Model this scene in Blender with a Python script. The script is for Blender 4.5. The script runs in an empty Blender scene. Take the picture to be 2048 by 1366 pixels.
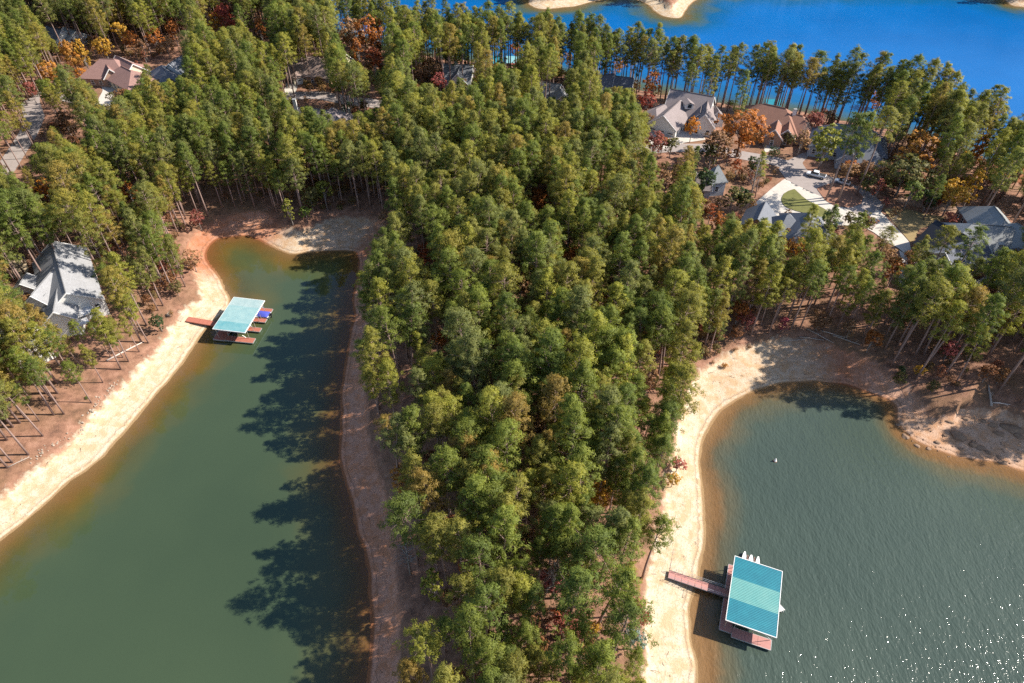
import bpy, bmesh, math, random
import numpy as np
from mathutils import Vector, Matrix

# ------------------------------------------------------------------ camera, sky, sun, exposure
S = bpy.context.scene
COL = S.collection
FPX, CX, CY, PITCH, CAMH = 1365.0, 1024.0, 683.0, math.radians(43.93), 120.0
cam_data = bpy.data.cameras.new('camera')
cam_data.sensor_width = 36.0
cam_data.lens = FPX / 2048.0 * 36.0
cam_data.clip_end = 12000.0
cam = bpy.data.objects.new('camera', cam_data)
cam.location = (0, 0, CAMH)
cam.rotation_euler = (math.pi / 2 - PITCH, 0, 0)
COL.objects.link(cam)
S.camera = cam
SUN_EL, SUN_AZ = math.radians(40), math.radians(83)
W = bpy.data.worlds.new('World'); S.world = W; W.use_nodes = True
wn = W.node_tree.nodes; bg = wn['Background']
sky = wn.new('ShaderNodeTexSky'); sky.sky_type = 'NISHITA'; sky.sun_disc = False
sky.sun_elevation = SUN_EL; sky.sun_rotation = SUN_AZ; sky.air_density = 1.0; sky.dust_density = 0.6
W.node_tree.links.new(sky.outputs[0], bg.inputs[0]); bg.inputs[1].default_value = 0.112
sun_l = bpy.data.lights.new('sun', 'SUN'); sun_l.energy = 5.0; sun_l.angle = math.radians(0.5); sun_l.color = (1.0, 0.93, 0.82)
sun = bpy.data.objects.new('sun', sun_l); COL.objects.link(sun)
sd = Vector((math.sin(SUN_AZ) * math.cos(SUN_EL), math.cos(SUN_AZ) * math.cos(SUN_EL), math.sin(SUN_EL)))
sun.rotation_euler = sd.to_track_quat('Z', 'Y').to_euler(); sun.location = (300, 0, 300)
S.view_settings.view_transform = 'Standard'; S.view_settings.look = 'None'
S.view_settings.exposure = 1.12; S.view_settings.gamma = 1.0; S.view_settings.use_curve_mapping = False
S.cycles.max_bounces = 6; S.cycles.diffuse_bounces = 3; S.cycles.glossy_bounces = 3
S.cycles.transmission_bounces = 3; S.cycles.transparent_max_bounces = 6
S.cycles.use_denoising = False

rng = np.random.default_rng(7)
random.seed(7)
CP, SP = math.cos(PITCH), math.sin(PITCH)

# ------------------------------------------------------------------ measuring: photo pixels <-> places on the ground
def at(px, py, z=0.0):
    u = (px - CX) / FPX; v = (CY - py) / FPX
    d = (u, CP + v * SP, -SP + v * CP)
    t = (z - CAMH) / d[2]
    return (d[0] * t, d[1] * t)

def to_px(x, y, z):
    dz = z - CAMH
    zc = y * CP - dz * SP
    return CX + FPX * x / zc, CY - FPX * (y * SP + dz * CP) / zc

def vnoise(x, y, s, seed=0):
    x = np.asarray(x, float) / s + seed * 17.3; y = np.asarray(y, float) / s + seed * 9.1
    xi = np.floor(x); yi = np.floor(y); fx = x - xi; fy = y - yi
    fx = fx * fx * (3 - 2 * fx); fy = fy * fy * (3 - 2 * fy)
    def h(a, b):
        n = np.sin(a * 127.1 + b * 311.7) * 43758.5453
        return n - np.floor(n)
    return (h(xi, yi) * (1 - fx) * (1 - fy) + h(xi + 1, yi) * fx * (1 - fy) + h(xi, yi + 1) * (1 - fx) * fy + h(xi + 1, yi + 1) * fx * fy) * 2 - 1

# shorelines: (x, y, beach width, tone) ; tones: 0 cream sand, 1 red dirt, 2 brown clay, 3 orange tan rock
LEFT = [(-900,1900,7,0),(-500,1500,7,0),(-200,1260,7,0),(0,1085,7.5,0),(60,1040,8,0),(130,975,8,0),(190,930,8,0),(250,860,8,0),(300,800,7.5,0),
 (350,740,7,0),(390,690,7,0),(420,652,8,0),(450,628,9,0),(463,603,8,0),(445,568,6.5,.1),(422,532,5,1),(415,505,5,1),(430,480,6,1),(455,474,8,1.4),
 (490,470,9,1.7),(520,482,8,1.0),(550,495,8,.3),(585,507,8,.1),(620,502,10,.2),(660,500,15,.35),(700,502,15,.4),(716,512,12,1.2),(713,560,6,1.7),(703,640,5.5,1.8),
 (692,720,5,1.8),(685,800,6,1.8),(681,880,6.5,1.6),(690,960,7,1.6),(715,1050,7,1.5),(735,1150,5.5,1.5),(742,1250,5,1.5),(735,1366,5,1.5),(740,1500,8,1.5),
 (760,1700,6,1.5),(760,1900,6,1.5),(300,2000,6,1.5)]
RIGHT = [(1390,1366+40,9,0),(1391,1320,9,0),(1385,1280,9,0),(1388,1200,9,0),(1396,1150,9,0),(1405,1080,9,0),(1404,1000,8,0),(1401,950,7,0),(1408,890,7,0),
 (1425,850,7,.05),(1450,815,9,.1),(1500,787,12,.15),(1560,770,13,.2),(1640,764,13,.5),(1700,770,9,1.2),(1750,787,6,2.0),(1790,808,5,2.4),(1796,842,7,3),
 (1830,885,11,3),(1900,910,13,3),(1970,925,14,3),(2048,948,14,3),(2150,975,13,3),(2500,1060,12,3),(2900,1400,10,3),(2700,1750,8,2),(1900,1950,8,1),(1420,1700,8,0)]
LAKE = [(-300,-60,3,1),(300,-30,3,1),(450,-20,3,1),(560,30,3,1),(640,66,3,1),(700,84,3,1),(800,107,3,1),(900,124,3,1),(1000,137,3,1),(1100,150,3,1),(1200,167,3,1),
 (1300,187,4,.6),(1400,205,4,.6),(1500,217,4,1),(1600,230,3,1),(1700,250,3,1),(1800,270,3,1),(1860,284,3,1),(1930,318,3,1),(1990,350,3,1),(2048,376,3,1),(2200,410,3,1),
 (2700,380,3,1),(3300,300,3,1),(3300,20,3,1),(2500,5,4,.5),(2200,8,5,.3),(2048,14,5,.2),(2012,3,5,.2),(1985,-9,5,.2),(1800,-18,4,.3),(1450,-14,4,.3),(1400,-6,6,.2),(1366,29,7,.1),(1352,36,7,.05),(1320,29,7,.05),
 (1296,10,7,.05),(1270,-2,6,.05),(1235,-7,6,.1),(1200,0,7,.05),(1150,12,8,.05),(1085,18,8,.05),(1058,8,8,.1),(1060,-12,6,.2),(1000,-24,4,.3),(800,-26,4,.3),(500,-48,4,.5),(-300,-110,4,.5)]

def smooth_closed(pts, n=4):
    P = np.array([[*at(p[0], p[1], 0.0), p[2], p[3]] for p in pts])
    out = []; N = len(P)
    for i in range(N):
        p0, p1, p2, p3 = P[i - 1], P[i], P[(i + 1) % N], P[(i + 2) % N]
        for k in range(n):
            t = k / n
            lin = p1 * (1 - t) + p2 * t
            c = 0.5 * ((2 * p1) + (-p0 + p2) * t + (2 * p0 - 5 * p1 + 4 * p2 - p3) * t * t + (-p0 + 3 * p1 - 3 * p2 + p3) * t ** 3)
            if np.linalg.norm(p2[:2] - p1[:2]) > 120: c = lin
            c[2:] = lin[2:]
            out.append(c)
    return np.array(out)

SHORES = [smooth_closed(p) for p in (LEFT, RIGHT, LAKE)]

def inside(poly, x, y):
    r = np.zeros(len(x), bool)
    a = poly; b = np.roll(poly, -1, axis=0)
    for (x0, y0), (x1, y1) in zip(a[:, :2], b[:, :2]):
        if y0 == y1: continue
        c = ((y0 > y) != (y1 > y)) & (x < (x1 - x0) * (y - y0) / (y1 - y0) + x0)
        r ^= c
    return r

def shore_info(x, y):
    """signed metres to the waterline (land positive), width of the beach, tone of the beach"""
    x = np.asarray(x, float).ravel(); y = np.asarray(y, float).ravel()
    n = len(x)
    D = np.full(n, 1e9); Wd = np.ones(n) * 8; T = np.zeros(n); water = np.zeros(n, bool)
    for poly in SHORES:
        water |= inside(poly, x, y)
        A = poly; B = np.roll(poly, -1, axis=0)
        ab = B[:, :2] - A[:, :2]; L2 = (ab ** 2).sum(1) + 1e-9
        for s in range(0, n, 12000):
            e = min(n, s + 12000)
            px = x[s:e, None] - A[None, :, 0]; py = y[s:e, None] - A[None, :, 1]
            t = np.clip((px * ab[:, 0] + py * ab[:, 1]) / L2, 0, 1)
            d = (px - t * ab[:, 0]) ** 2 + (py - t * ab[:, 1]) ** 2
            k = d.argmin(1); r = np.arange(e - s)
            dd = np.sqrt(d[r, k]); tt = t[r, k]
            better = dd < D[s:e]
            w = A[k, 2] * (1 - tt) + np.roll(A, -1, 0)[k, 2] * tt
            q = A[k, 3] * (1 - tt) + np.roll(A, -1, 0)[k, 3] * tt
            D[s:e] = np.where(better, dd, D[s:e]); Wd[s:e] = np.where(better, w, Wd[s:e]); T[s:e] = np.where(better, q, T[s:e])
    D = np.where(water, -D, D)
    D = D + vnoise(x, y, 9, 1) * 0.7 + vnoise(x, y, 3.1, 2) * 0.25
    return D, Wd, T

def sstep(a, b, v):
    t = np.clip((v - a) / (b - a), 0, 1)
    return t * t * (3 - 2 * t)

def ground_from(x, y, D, Wd):
    n1 = vnoise(x, y, 5, 3); n2 = vnoise(x, y, 1.9, 4)
    ww = Wd + n1 * 0.8 + n2 * 0.5
    z = 1.5 * np.clip(D / ww, 0, 1)
    z += 1.25 * sstep(ww - 1.1, ww + 0.7, D)
    z += 5.3 * (1 - np.exp(-np.clip(D - ww, 0, None) / 26.0))
    far = sstep(60, 160, D)
    z += (vnoise(x, y, 22, 5) * 0.5 + vnoise(x, y, 60, 6) * 1.0) * sstep(3, 40, D - Wd) * 0.8
    beach = (D > 0.3) & (D < ww + 3)
    z += np.where(beach, n2 * 0.06 + vnoise(x, y, 1.3, 8) * 0.05 + np.minimum(0, vnoise(x * 0.7 + y * 0.3, y * 0.35, 2.6, 15) + .35) * 0.45 * sstep(2, 4, D), 0)
    z = np.where(D < 0, -0.13 * np.clip(-D, 0, 45), z)
    return z

def zt(x, y):
    D, Wd, T = shore_info(x, y)
    return ground_from(np.asarray(x, float).ravel(), np.asarray(y, float).ravel(), D, Wd)

def zt1(x, y):
    return float(zt([x], [y])[0])

def ground(px, py):
    z = 4.0
    for _ in range(5):
        x, y = at(px, py, z); z = zt1(x, y)
    return x, y, z

# ------------------------------------------------------------------ materials
def links(m): return m.node_tree.nodes, m.node_tree.links

def new_mat(name):
    m = bpy.data.materials.new(name); m.use_nodes = True
    return m, m.node_tree.nodes, m.node_tree.links, m.node_tree.nodes['Principled BSDF']

def N_noise(n, l, scale, detail=4, vec=None, rough=0.6):
    t = n.new('ShaderNodeTexNoise'); t.inputs['Scale'].default_value = scale; t.inputs['Detail'].default_value = detail; t.inputs['Roughness'].default_value = rough
    if vec is None:
        g = n.new('ShaderNodeNewGeometry'); vec = g.outputs['Position']
    l.new(vec, t.inputs['Vector'])
    return t.outputs['Fac']

def N_ramp(n, l, fac, stops, interp='LINEAR'):
    r = n.new('ShaderNodeValToRGB'); e = r.color_ramp.elements; r.color_ramp.interpolation = interp
    while len(e) < len(stops): e.new(0.5)
    for q, (p, c) in zip(e, stops):
        q.position = p; q.color = (*c, 1) if len(c) == 3 else c
    l.new(fac, r.inputs[0])
    return r.outputs[0]

def N_mix(n, l, fac, a, b, mode='MIX'):
    m = n.new('ShaderNodeMix'); m.data_type = 'RGBA'; m.blend_type = mode
    for s, v in ((m.inputs[0], fac), (m.inputs[6], a), (m.inputs[7], b)):
        if hasattr(v, 'default_value'): l.new(v, s)
        elif isinstance(v, (int, float)): s.default_value = v
        else: s.default_value = (*v, 1)
    return m.outputs[2]

def N_math(n, l, op, a, b=None, c=None, clamp=False):
    m = n.new('ShaderNodeMath'); m.operation = op; m.use_clamp = clamp
    for s, v in zip(m.inputs, (a, b, c)):
        if v is None: continue
        if hasattr(v, 'default_value'): l.new(v, s)
        else: s.default_value = v
    return m.outputs[0]

def N_attr(n, name, kind='GEOMETRY'):
    a = n.new('ShaderNodeAttribute'); a.attribute_name = name; a.attribute_type = kind
    return a

def N_bump(n, l, h, strength=0.4, dist=0.1):
    b = n.new('ShaderNodeBump'); b.inputs['Strength'].default_value = strength; b.inputs['Distance'].default_value = dist
    l.new(h, b.inputs['Height'])
    return b.outputs[0]

def paint(name, col, rough=0.6, var=0.25, scale=1.5, metal=0.0, spec=0.3):
    m, n, l, b = new_mat(name)
    f = N_noise(n, l, scale, 5)
    col = tuple(v * 0.84 for v in col)
    c = N_mix(n, l, f, tuple(v * (1 - var) for v in col), tuple(min(1, v * (1 + var)) for v in col))
    l.new(c, b.inputs['Base Color']); b.inputs['Roughness'].default_value = rough; b.inputs['Metallic'].default_value = metal
    b.inputs['Specular IOR Level'].default_value = spec
    return m

MATS = {}
def P(name, *a, **k):
    if name not in MATS: MATS[name] = paint(name, *a, **k)
    return MATS[name]

def shingle(name, col):
    m, n, l, b = new_mat(name)
    tc = n.new('ShaderNodeTexCoord')
    br = n.new('ShaderNodeTexBrick'); br.inputs['Scale'].default_value = 1.6; br.inputs['Mortar Size'].default_value = 0.02
    l.new(tc.outputs['UV'], br.inputs['Vector'])
    br.inputs['Color1'].default_value = (*[v * 0.88 for v in col], 1); br.inputs['Color2'].default_value = (*[v * 1.1 for v in col], 1)
    br.inputs['Mortar'].default_value = (*[v * 0.6 for v in col], 1)
    f = N_noise(n, l, 0.35, 5)
    c = N_mix(n, l, f, (0.84, 0.84, 0.84), (1.14, 1.14, 1.14))
    l.new(N_mix(n, l, 1.0, N_mix(n, l, 1.0, br.outputs[0], c, 'MULTIPLY'), (.86, .86, .86), 'MULTIPLY'), b.inputs['Base Color'])
    b.inputs['Roughness'].default_value = 0.85; b.inputs['Specular IOR Level'].default_value = 0.25
    return m

def m_terrain():
    m, n, l, b = new_mat('earth')
    g = n.new('ShaderNodeNewGeometry').outputs['Position']
    sh = N_attr(n, 'shore').outputs['Fac']; bk = N_attr(n, 'bank').outputs['Fac']; tone = N_attr(n, 'tone').outputs['Color']
    n1 = N_noise(n, l, 0.5, 6, g); n2 = N_noise(n, l, 3.0, 5, g, 0.7); n3 = N_noise(n, l, 0.08, 4, g); n4 = N_noise(n, l, 11.0, 3, g, 0.7)
    # sand / clay of the exposed shore
    sand = N_mix(n, l, 1.0, tone, N_ramp(n, l, n2, [(0.3, (0.55, 0.50, 0.46)), (0.47, (0.97, 0.97, 0.96)), (0.72, (1.15, 1.15, 1.14))]), 'MULTIPLY')
    sand = N_mix(n, l, N_ramp(n, l, n1, [(0.42, (0, 0, 0)), (0.6, (0.8, 0.8, 0.8))]), sand, N_mix(n, l, 1.0, tone, (0.86, 0.70, 0.52), 'MULTIPLY'))
    # old water lines that run along the shore
    wob = N_math(n, l, 'MULTIPLY_ADD', n1, 2.2, sh)
    ln = N_math(n, l, 'SINE', N_math(n, l, 'MULTIPLY', wob, 5.2))
    lnm = N_math(n, l, 'MULTIPLY', N_math(n, l, 'GREATER_THAN', N_math(n, l, 'ADD', ln, N_math(n, l, 'MULTIPLY', n2, 0.9)), 1.36), 0.16)
    sand = N_mix(n, l, lnm, sand, (0.16, 0.10, 0.07))
    deb = N_ramp(n, l, N_math(n, l, 'ADD', sh, N_math(n, l, 'MULTIPLY', n2, 1.0)), [(0.0, (0, 0, 0)), (0.95, (0, 0, 0)), (1.0, (0, 0, 0))])
    d1 = N_math(n, l, 'ABSOLUTE', N_math(n, l, 'SUBTRACT', N_math(n, l, 'MULTIPLY_ADD', n1, 1.6, sh), 2.1))
    d1 = N_math(n, l, 'MULTIPLY', N_math(n, l, 'LESS_THAN', d1, N_math(n, l, 'MULTIPLY_ADD', n4, 0.9, -0.32)), 0.4)
    sand = N_mix(n, l, d1, sand, (0.09, 0.055, 0.04))
    wet = N_ramp(n, l, N_math(n, l, 'MULTIPLY_ADD', n1, 0.5, sh), [(0.0, (1, 1, 1)), (0.55, (1, 1, 1)), (0.9, (0, 0, 0))])
    sand = N_mix(n, l, wet, sand, N_mix(n, l, 1.0, tone, (0.52, 0.40, 0.27), 'MULTIPLY'))
    # forest floor: pine straw, leaf litter
    fl = N_ramp(n, l, n1, [(0.3, (0.085, 0.047, 0.034)), (0.5, (0.195, 0.10, 0.067)), (0.7, (0.30, 0.165, 0.115))])
    fl = N_mix(n, l, N_ramp(n, l, n4, [(0.5, (0, 0, 0)), (0.7, (0.6, 0.6, 0.6))]), fl, (0.34, 0.19, 0.11))
    fl = N_mix(n, l, N_ramp(n, l, n3, [(0.45, (0, 0, 0)), (0.65, (0.5, 0.5, 0.5))]), fl, (0.16, 0.10, 0.05))
    edge = N_math(n, l, 'SUBTRACT', N_math(n, l, 'MULTIPLY_ADD', n1, 3.8, sh), N_math(n, l, 'ADD', bk, 1.7))
    edge = N_math(n, l, 'MULTIPLY_ADD', N_math(n, l, 'SUBTRACT', n2, 0.5), 1.6, edge)
    k = N_math(n, l, 'MULTIPLY_ADD', edge, 0.9, 0.5, clamp=True)
    c = N_mix(n, l, k, sand, fl)
    l.new(c, b.inputs['Base Color']); b.inputs['Roughness'].default_value = 0.92; b.inputs['Specular IOR Level'].default_value = 0.15
    l.new(N_bump(n, l, N_math(n, l, 'ADD', n2, N_math(n, l, 'MULTIPLY', n4, 0.4)), 0.6, 0.25), b.inputs['Normal'])
    return m

def m_water(name, stops, alpha0, span, rough, wave_h, waves, tint=None, spec_ior=1.33):
    """turbid water: its own body colour by depth, bottom showing through in the shallows, sky on its surface"""
    m, n, l, b = new_mat(name)
    g = n.new('ShaderNodeNewGeometry').outputs['Position']
    dep = N_attr(n, 'offshore').outputs['Fac']
    nz = N_noise(n, l, 0.07, 4, g)
    fac = N_math(n, l, 'DIVIDE', N_math(n, l, 'MULTIPLY_ADD', N_math(n, l, 'SUBTRACT', nz, 0.5), span * 0.85, dep), span, clamp=True)
    base = N_ramp(n, l, fac, stops)
    base = N_mix(n, l, 1.0, base, N_ramp(n, l, N_noise(n, l, 0.02, 3, g), [(0.3, (0.86, 0.88, 0.9)), (0.7, (1.12, 1.1, 1.08))]), 'MULTIPLY')
    base = N_mix(n, l, 1.0, base, (.82, .80, .80), 'MULTIPLY')
    l.new(base, b.inputs['Base Color'])
    al = N_ramp(n, l, N_math(n, l, 'DIVIDE', dep, span, clamp=True), [(0.0, (alpha0,) * 3), (0.35, (0.93,) * 3), (0.5, (1, 1, 1))])
    l.new(al, b.inputs['Alpha'])
    b.inputs['IOR'].default_value = spec_ior; b.inputs['Roughness'].default_value = rough
    if tint: b.inputs['Specular Tint'].default_value = (*tint, 1)
    mp = n.new('ShaderNodeMapping'); mp.inputs['Rotation'].default_value = (0, 0, 0.5); mp.inputs['Scale'].default_value = (1.0, 0.45, 1.0)
    l.new(g, mp.inputs['Vector'])
    h = N_noise(n, l, waves, 3, mp.outputs[0], 0.55)
    h2 = N_noise(n, l, waves * 0.28, 2, mp.outputs[0], 0.5)
    hh = N_math(n, l, 'MULTIPLY_ADD', h2, 1.2, h)
    l.new(N_bump(n, l, hh, 1.0, wave_h), b.inputs['Normal'])
    return m

def m_leaf(name, col=None, ramp=None, trans=0.46, hue=1.0):
    """foliage; colour from the object itself, or spread over a ramp of kinds from tree to tree"""
    m, n, l, b = new_mat(name)
    oi = n.new('ShaderNodeObjectInfo')
    if ramp: c = N_ramp(n, l, oi.outputs['Random'], ramp)
    elif col: c = N_mix(n, l, oi.outputs['Random'], tuple(v * 0.85 for v in col), tuple(v * 1.15 for v in col))
    else: c = oi.outputs['Color']
    cl = N_attr(n, 'clump').outputs['Fac']
    c = N_mix(n, l, 1.0, c, N_ramp(n, l, cl, [(0.0, (0.66, 0.70, 0.66)), (0.5, (1.0, 1.0, 1.0)), (1.0, (1.42, 1.32, 1.2))]), 'MULTIPLY')
    l.new(c, b.inputs['Base Color']); b.inputs['Roughness'].default_value = 0.6; b.inputs['Specular IOR Level'].default_value = 0.25
    tr = n.new('ShaderNodeBsdfTranslucent'); l.new(N_mix(n, l, 1.0, c, (1.15, 1.15, 0.6), 'MULTIPLY'), tr.inputs[0])
    mx = n.new('ShaderNodeMixShader'); mx.inputs[0].default_value = trans
    l.new(b.outputs[0], mx.inputs[1]); l.new(tr.outputs[0], mx.inputs[2])
    l.new(mx.outputs[0], n['Material Output'].inputs[0])
    return m

M_EARTH = m_terrain()
M_BARK = paint('pine_bark', (0.30, 0.205, 0.175), 0.9, 0.4, 4.0)
M_GREYBARK = paint('grey_bark', (0.27, 0.235, 0.215), 0.9, 0.4, 3.0)
M_NEEDLE = m_leaf('needles')
PALETTE = [('deep green', (0.124, 0.158, 0.032)), ('mid green', (0.166, 0.194, 0.034)), ('olive green', (0.216, 0.204, 0.040)),
           ('yellow green', (0.256, 0.254, 0.042)), ('grey green', (0.164, 0.178, 0.056)), ('bronze green', (0.265, 0.188, 0.048))]
M_NEEDLE_MASS = m_leaf('needles_mass', ramp=[(0.0, PALETTE[0][1]), (0.25, PALETTE[1][1]), (0.45, PALETTE[4][1]), (0.65, PALETTE[2][1]), (0.85, PALETTE[3][1]), (1.0, PALETTE[5][1])])
M_LEAF = m_leaf('autumn_leaves', trans=0.35)
M_BRUSH = m_leaf('undergrowth_leaves', ramp=[(0.0, (0.20, 0.085, 0.04)), (0.2, (0.26, 0.12, 0.05)), (0.4, (0.12, 0.11, 0.035)), (0.6, (0.30, 0.15, 0.06)), (0.75, (0.09, 0.10, 0.03)), (0.9, (0.30, 0.09, 0.06)), (1.0, (0.22, 0.13, 0.06))], trans=0.3)

# ------------------------------------------------------------------ mesh helpers
def mesh_from(name, v, f, mats, smooth=False):
    me = bpy.data.meshes.new(name); me.from_pydata([tuple(p) for p in v], [], [tuple(q) for q in f])
    for m in (mats if isinstance(mats, (list, tuple)) else [mats]): me.materials.append(m)
    if smooth: me.shade_smooth()
    return me

class MB:
    """collects shapes into one mesh"""
    def __init__(s): s.v = []; s.f = []
    def add(s, v, f):
        o = len(s.v); s.v += [tuple(p) for p in v]; s.f += [tuple(i + o for i in q) for q in f]; return s
    def obox(s, c, ax, ay, az, hx, hy, hz):
        c = Vector(c); ax = Vector(ax) * hx; ay = Vector(ay) * hy; az = Vector(az) * hz
        v = [c + ax * i + ay * j + az * k for k in (-1, 1) for j in (-1, 1) for i in (-1, 1)]
        return s.add(v, [(0, 2, 3, 1), (4, 5, 7, 6), (0, 1, 5, 4), (2, 6, 7, 3), (0, 4, 6, 2), (1, 3, 7, 5)])
    def box(s, c, d): return s.obox(c, (1, 0, 0), (0, 1, 0), (0, 0, 1), d[0] / 2, d[1] / 2, d[2] / 2)
    def tube(s, pts, rad, n=6, cap=True):
        pts = [Vector(p) for p in pts]; rings = []
        for i, p in enumerate(pts):
            t = (pts[min(i + 1, len(pts) - 1)] - pts[max(i - 1, 0)]).normalized()
            a = t.cross(Vector((0.3, 0.2, 1)) if abs(t.z) < 0.9 else Vector((1, 0.1, 0))).normalized(); b = t.cross(a)
            r = rad[i] if isinstance(rad, (list, tuple)) else rad
            rings.append([p + (a * math.cos(2 * math.pi * k / n) + b * math.sin(2 * math.pi * k / n)) * r for k in range(n)])
        v = [q for r in rings for q in r]; f = []
        for i in range(len(pts) - 1):
            for k in range(n): f.append((i * n + k, i * n + (k + 1) % n, (i + 1) * n + (k + 1) % n, (i + 1) * n + k))
        if cap: f.append(tuple(range(n))[::-1]); f.append(tuple((len(pts) - 1) * n + k for k in range(n)))
        return s.add(v, f)
    def mesh(s, name, m, smooth=False): return mesh_from(name, s.v, s.f, m, smooth)

def link(name, me, parent=None, kind=None):
    o = bpy.data.objects.new(name, me); COL.objects.link(o)
    if parent: o.parent = parent
    if kind: o['kind'] = kind
    return o

def thing(name, label, cat, loc=(0, 0, 0), rz=0.0, group=None, me=None):
    o = bpy.data.objects.new(name, me); COL.objects.link(o); o.location = loc; o.rotation_euler = (0, 0, rz)
    o['label'] = label; o['category'] = cat
    if group: o['group'] = group
    if me is None: o.empty_display_size = 0.5
    return o

def part(name, mb, m, parent, smooth=False):
    return link(name, mb.mesh(name, m, smooth) if isinstance(mb, MB) else mb, parent)

# ------------------------------------------------------------------ ground
xs = np.concatenate([[-2600, -1500, -900, -600, -450, -380], np.arange(-330, 331, 1.3), [380, 450, 600, 900, 1500, 2600]])
ys = np.concatenate([[-900, -300, -120], np.arange(-60, 20, 4), np.arange(20, 425, 1.3), [430, 440, 455, 475, 500, 560, 700, 1000, 1600, 2600, 4200]])
X, Y = np.meshgrid(xs, ys)
D, Wd, T = shore_info(X, Y)
Z = ground_from(X.ravel(), Y.ravel(), D, Wd)
TONES = np.array([(0.47, 0.395, 0.295), (0.37, 0.175, 0.11), (0.47, 0.262, 0.182), (0.43, 0.280, 0.195)])
ti = np.clip(T, 0, 2.999); t0 = ti.astype(int); tf = (ti - t0)[:, None]
tone = TONES[t0] * (1 - tf) + TONES[t0 + 1] * tf
nx, ny = len(xs), len(ys)
co = np.stack([X.ravel(), Y.ravel(), Z], 1)
ii = (np.arange(ny - 1)[:, None] * nx + np.arange(nx - 1)[None, :]).ravel()
quads = np.stack([ii, ii + 1, ii + nx + 1, ii + nx], 1)

def grid_mesh(name, co, quads, m, attrs):
    me = bpy.data.meshes.new(name)
    me.vertices.add(len(co)); me.vertices.foreach_set('co', co.astype(np.float32).ravel())
    me.loops.add(quads.size); me.loops.foreach_set('vertex_index', quads.astype(np.int32).ravel())
    me.polygons.add(len(quads)); me.polygons.foreach_set('loop_start', (np.arange(len(quads)) * 4).astype(np.int32))
    me.update(calc_edges=True); me.validate()
    me.polygons.foreach_set('use_smooth', np.ones(len(me.polygons), bool))
    for k, v in attrs.items():
        if v.ndim == 1:
            a = me.attributes.new(k, 'FLOAT', 'POINT'); a.data.foreach_set('value', v.astype(np.float32))
        else:
            a = me.attributes.new(k, 'FLOAT_COLOR', 'POINT'); a.data.foreach_set('color', np.concatenate([v, np.ones((len(v), 1))], 1).astype(np.float32).ravel())
    me.materials.append(m)
    return me
link('ground', grid_mesh('ground', co, quads, M_EARTH, {'shore': D, 'bank': Wd, 'tone': tone}), kind='structure')

# ------------------------------------------------------------------ water
def water(name, x0, x1, y0, y1, step, m):
    gx = np.arange(x0, x1 + step, step); gy = np.arange(y0, y1 + step, step)
    GX, GY = np.meshgrid(gx, gy)
    d, w, t = shore_info(GX, GY)
    n_x = len(gx); i2 = (np.arange(len(gy) - 1)[:, None] * n_x + np.arange(n_x - 1)[None, :]).ravel()
    q = np.stack([i2, i2 + 1, i2 + n_x + 1, i2 + n_x], 1)
    q = q[(d[q] < 4).any(1)]
    used, inv = np.unique(q, return_inverse=True)
    c = np.stack([GX.ravel(), GY.ravel(), np.zeros(GX.size)], 1)[used]
    link(name, grid_mesh(name, c, inv.reshape(q.shape), m, {'offshore': -d[used]}), kind='structure')

M_W1 = m_water('green_water', [(0.0, (0.16, 0.085, 0.025)), (0.16, (0.125, 0.085, 0.022)), (0.4, (0.072, 0.076, 0.028)), (0.75, (0.047, 0.070, 0.034)), (1.0, (0.044, 0.068, 0.034))], 0.45, 17.0, 0.03, 0.012, 0.5, tint=(.3, .55, 1), spec_ior=1.42)
M_W2 = m_water('grey_green_water', [(0.0, (0.26, 0.145, 0.06)), (0.17, (0.19, 0.11, 0.046)), (0.4, (0.095, 0.088, 0.052)), (0.8, (0.057, 0.078, 0.060)), (1.0, (0.053, 0.076, 0.061))], 0.45, 9.5, 0.10, 0.152, 2.0)
M_W3 = m_water('sky_painted_water', [(0.0, (0.12, 0.09, 0.03)), (0.2, (0.06, 0.10, 0.07)), (0.5, (0.003, 0.088, 0.22)), (1.0, (0.0008, 0.102, 0.325))], 0.5, 26.0, 0.3, 0.02, 0.4, tint=(0.1, 0.5, 1.0), spec_ior=1.2)  # far lake: the sky's blue reflection is painted into the base colour
water('cove_water', -190, -14, -60, 205, 1.6, M_W1)
water('inlet_water', 14, 230, -60, 150, 1.6, M_W2)
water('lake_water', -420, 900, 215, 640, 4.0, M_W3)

# ------------------------------------------------------------------ tree kinds
def unit(a): return a / (np.linalg.norm(a, axis=-1, keepdims=True) + 1e-9)

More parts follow.
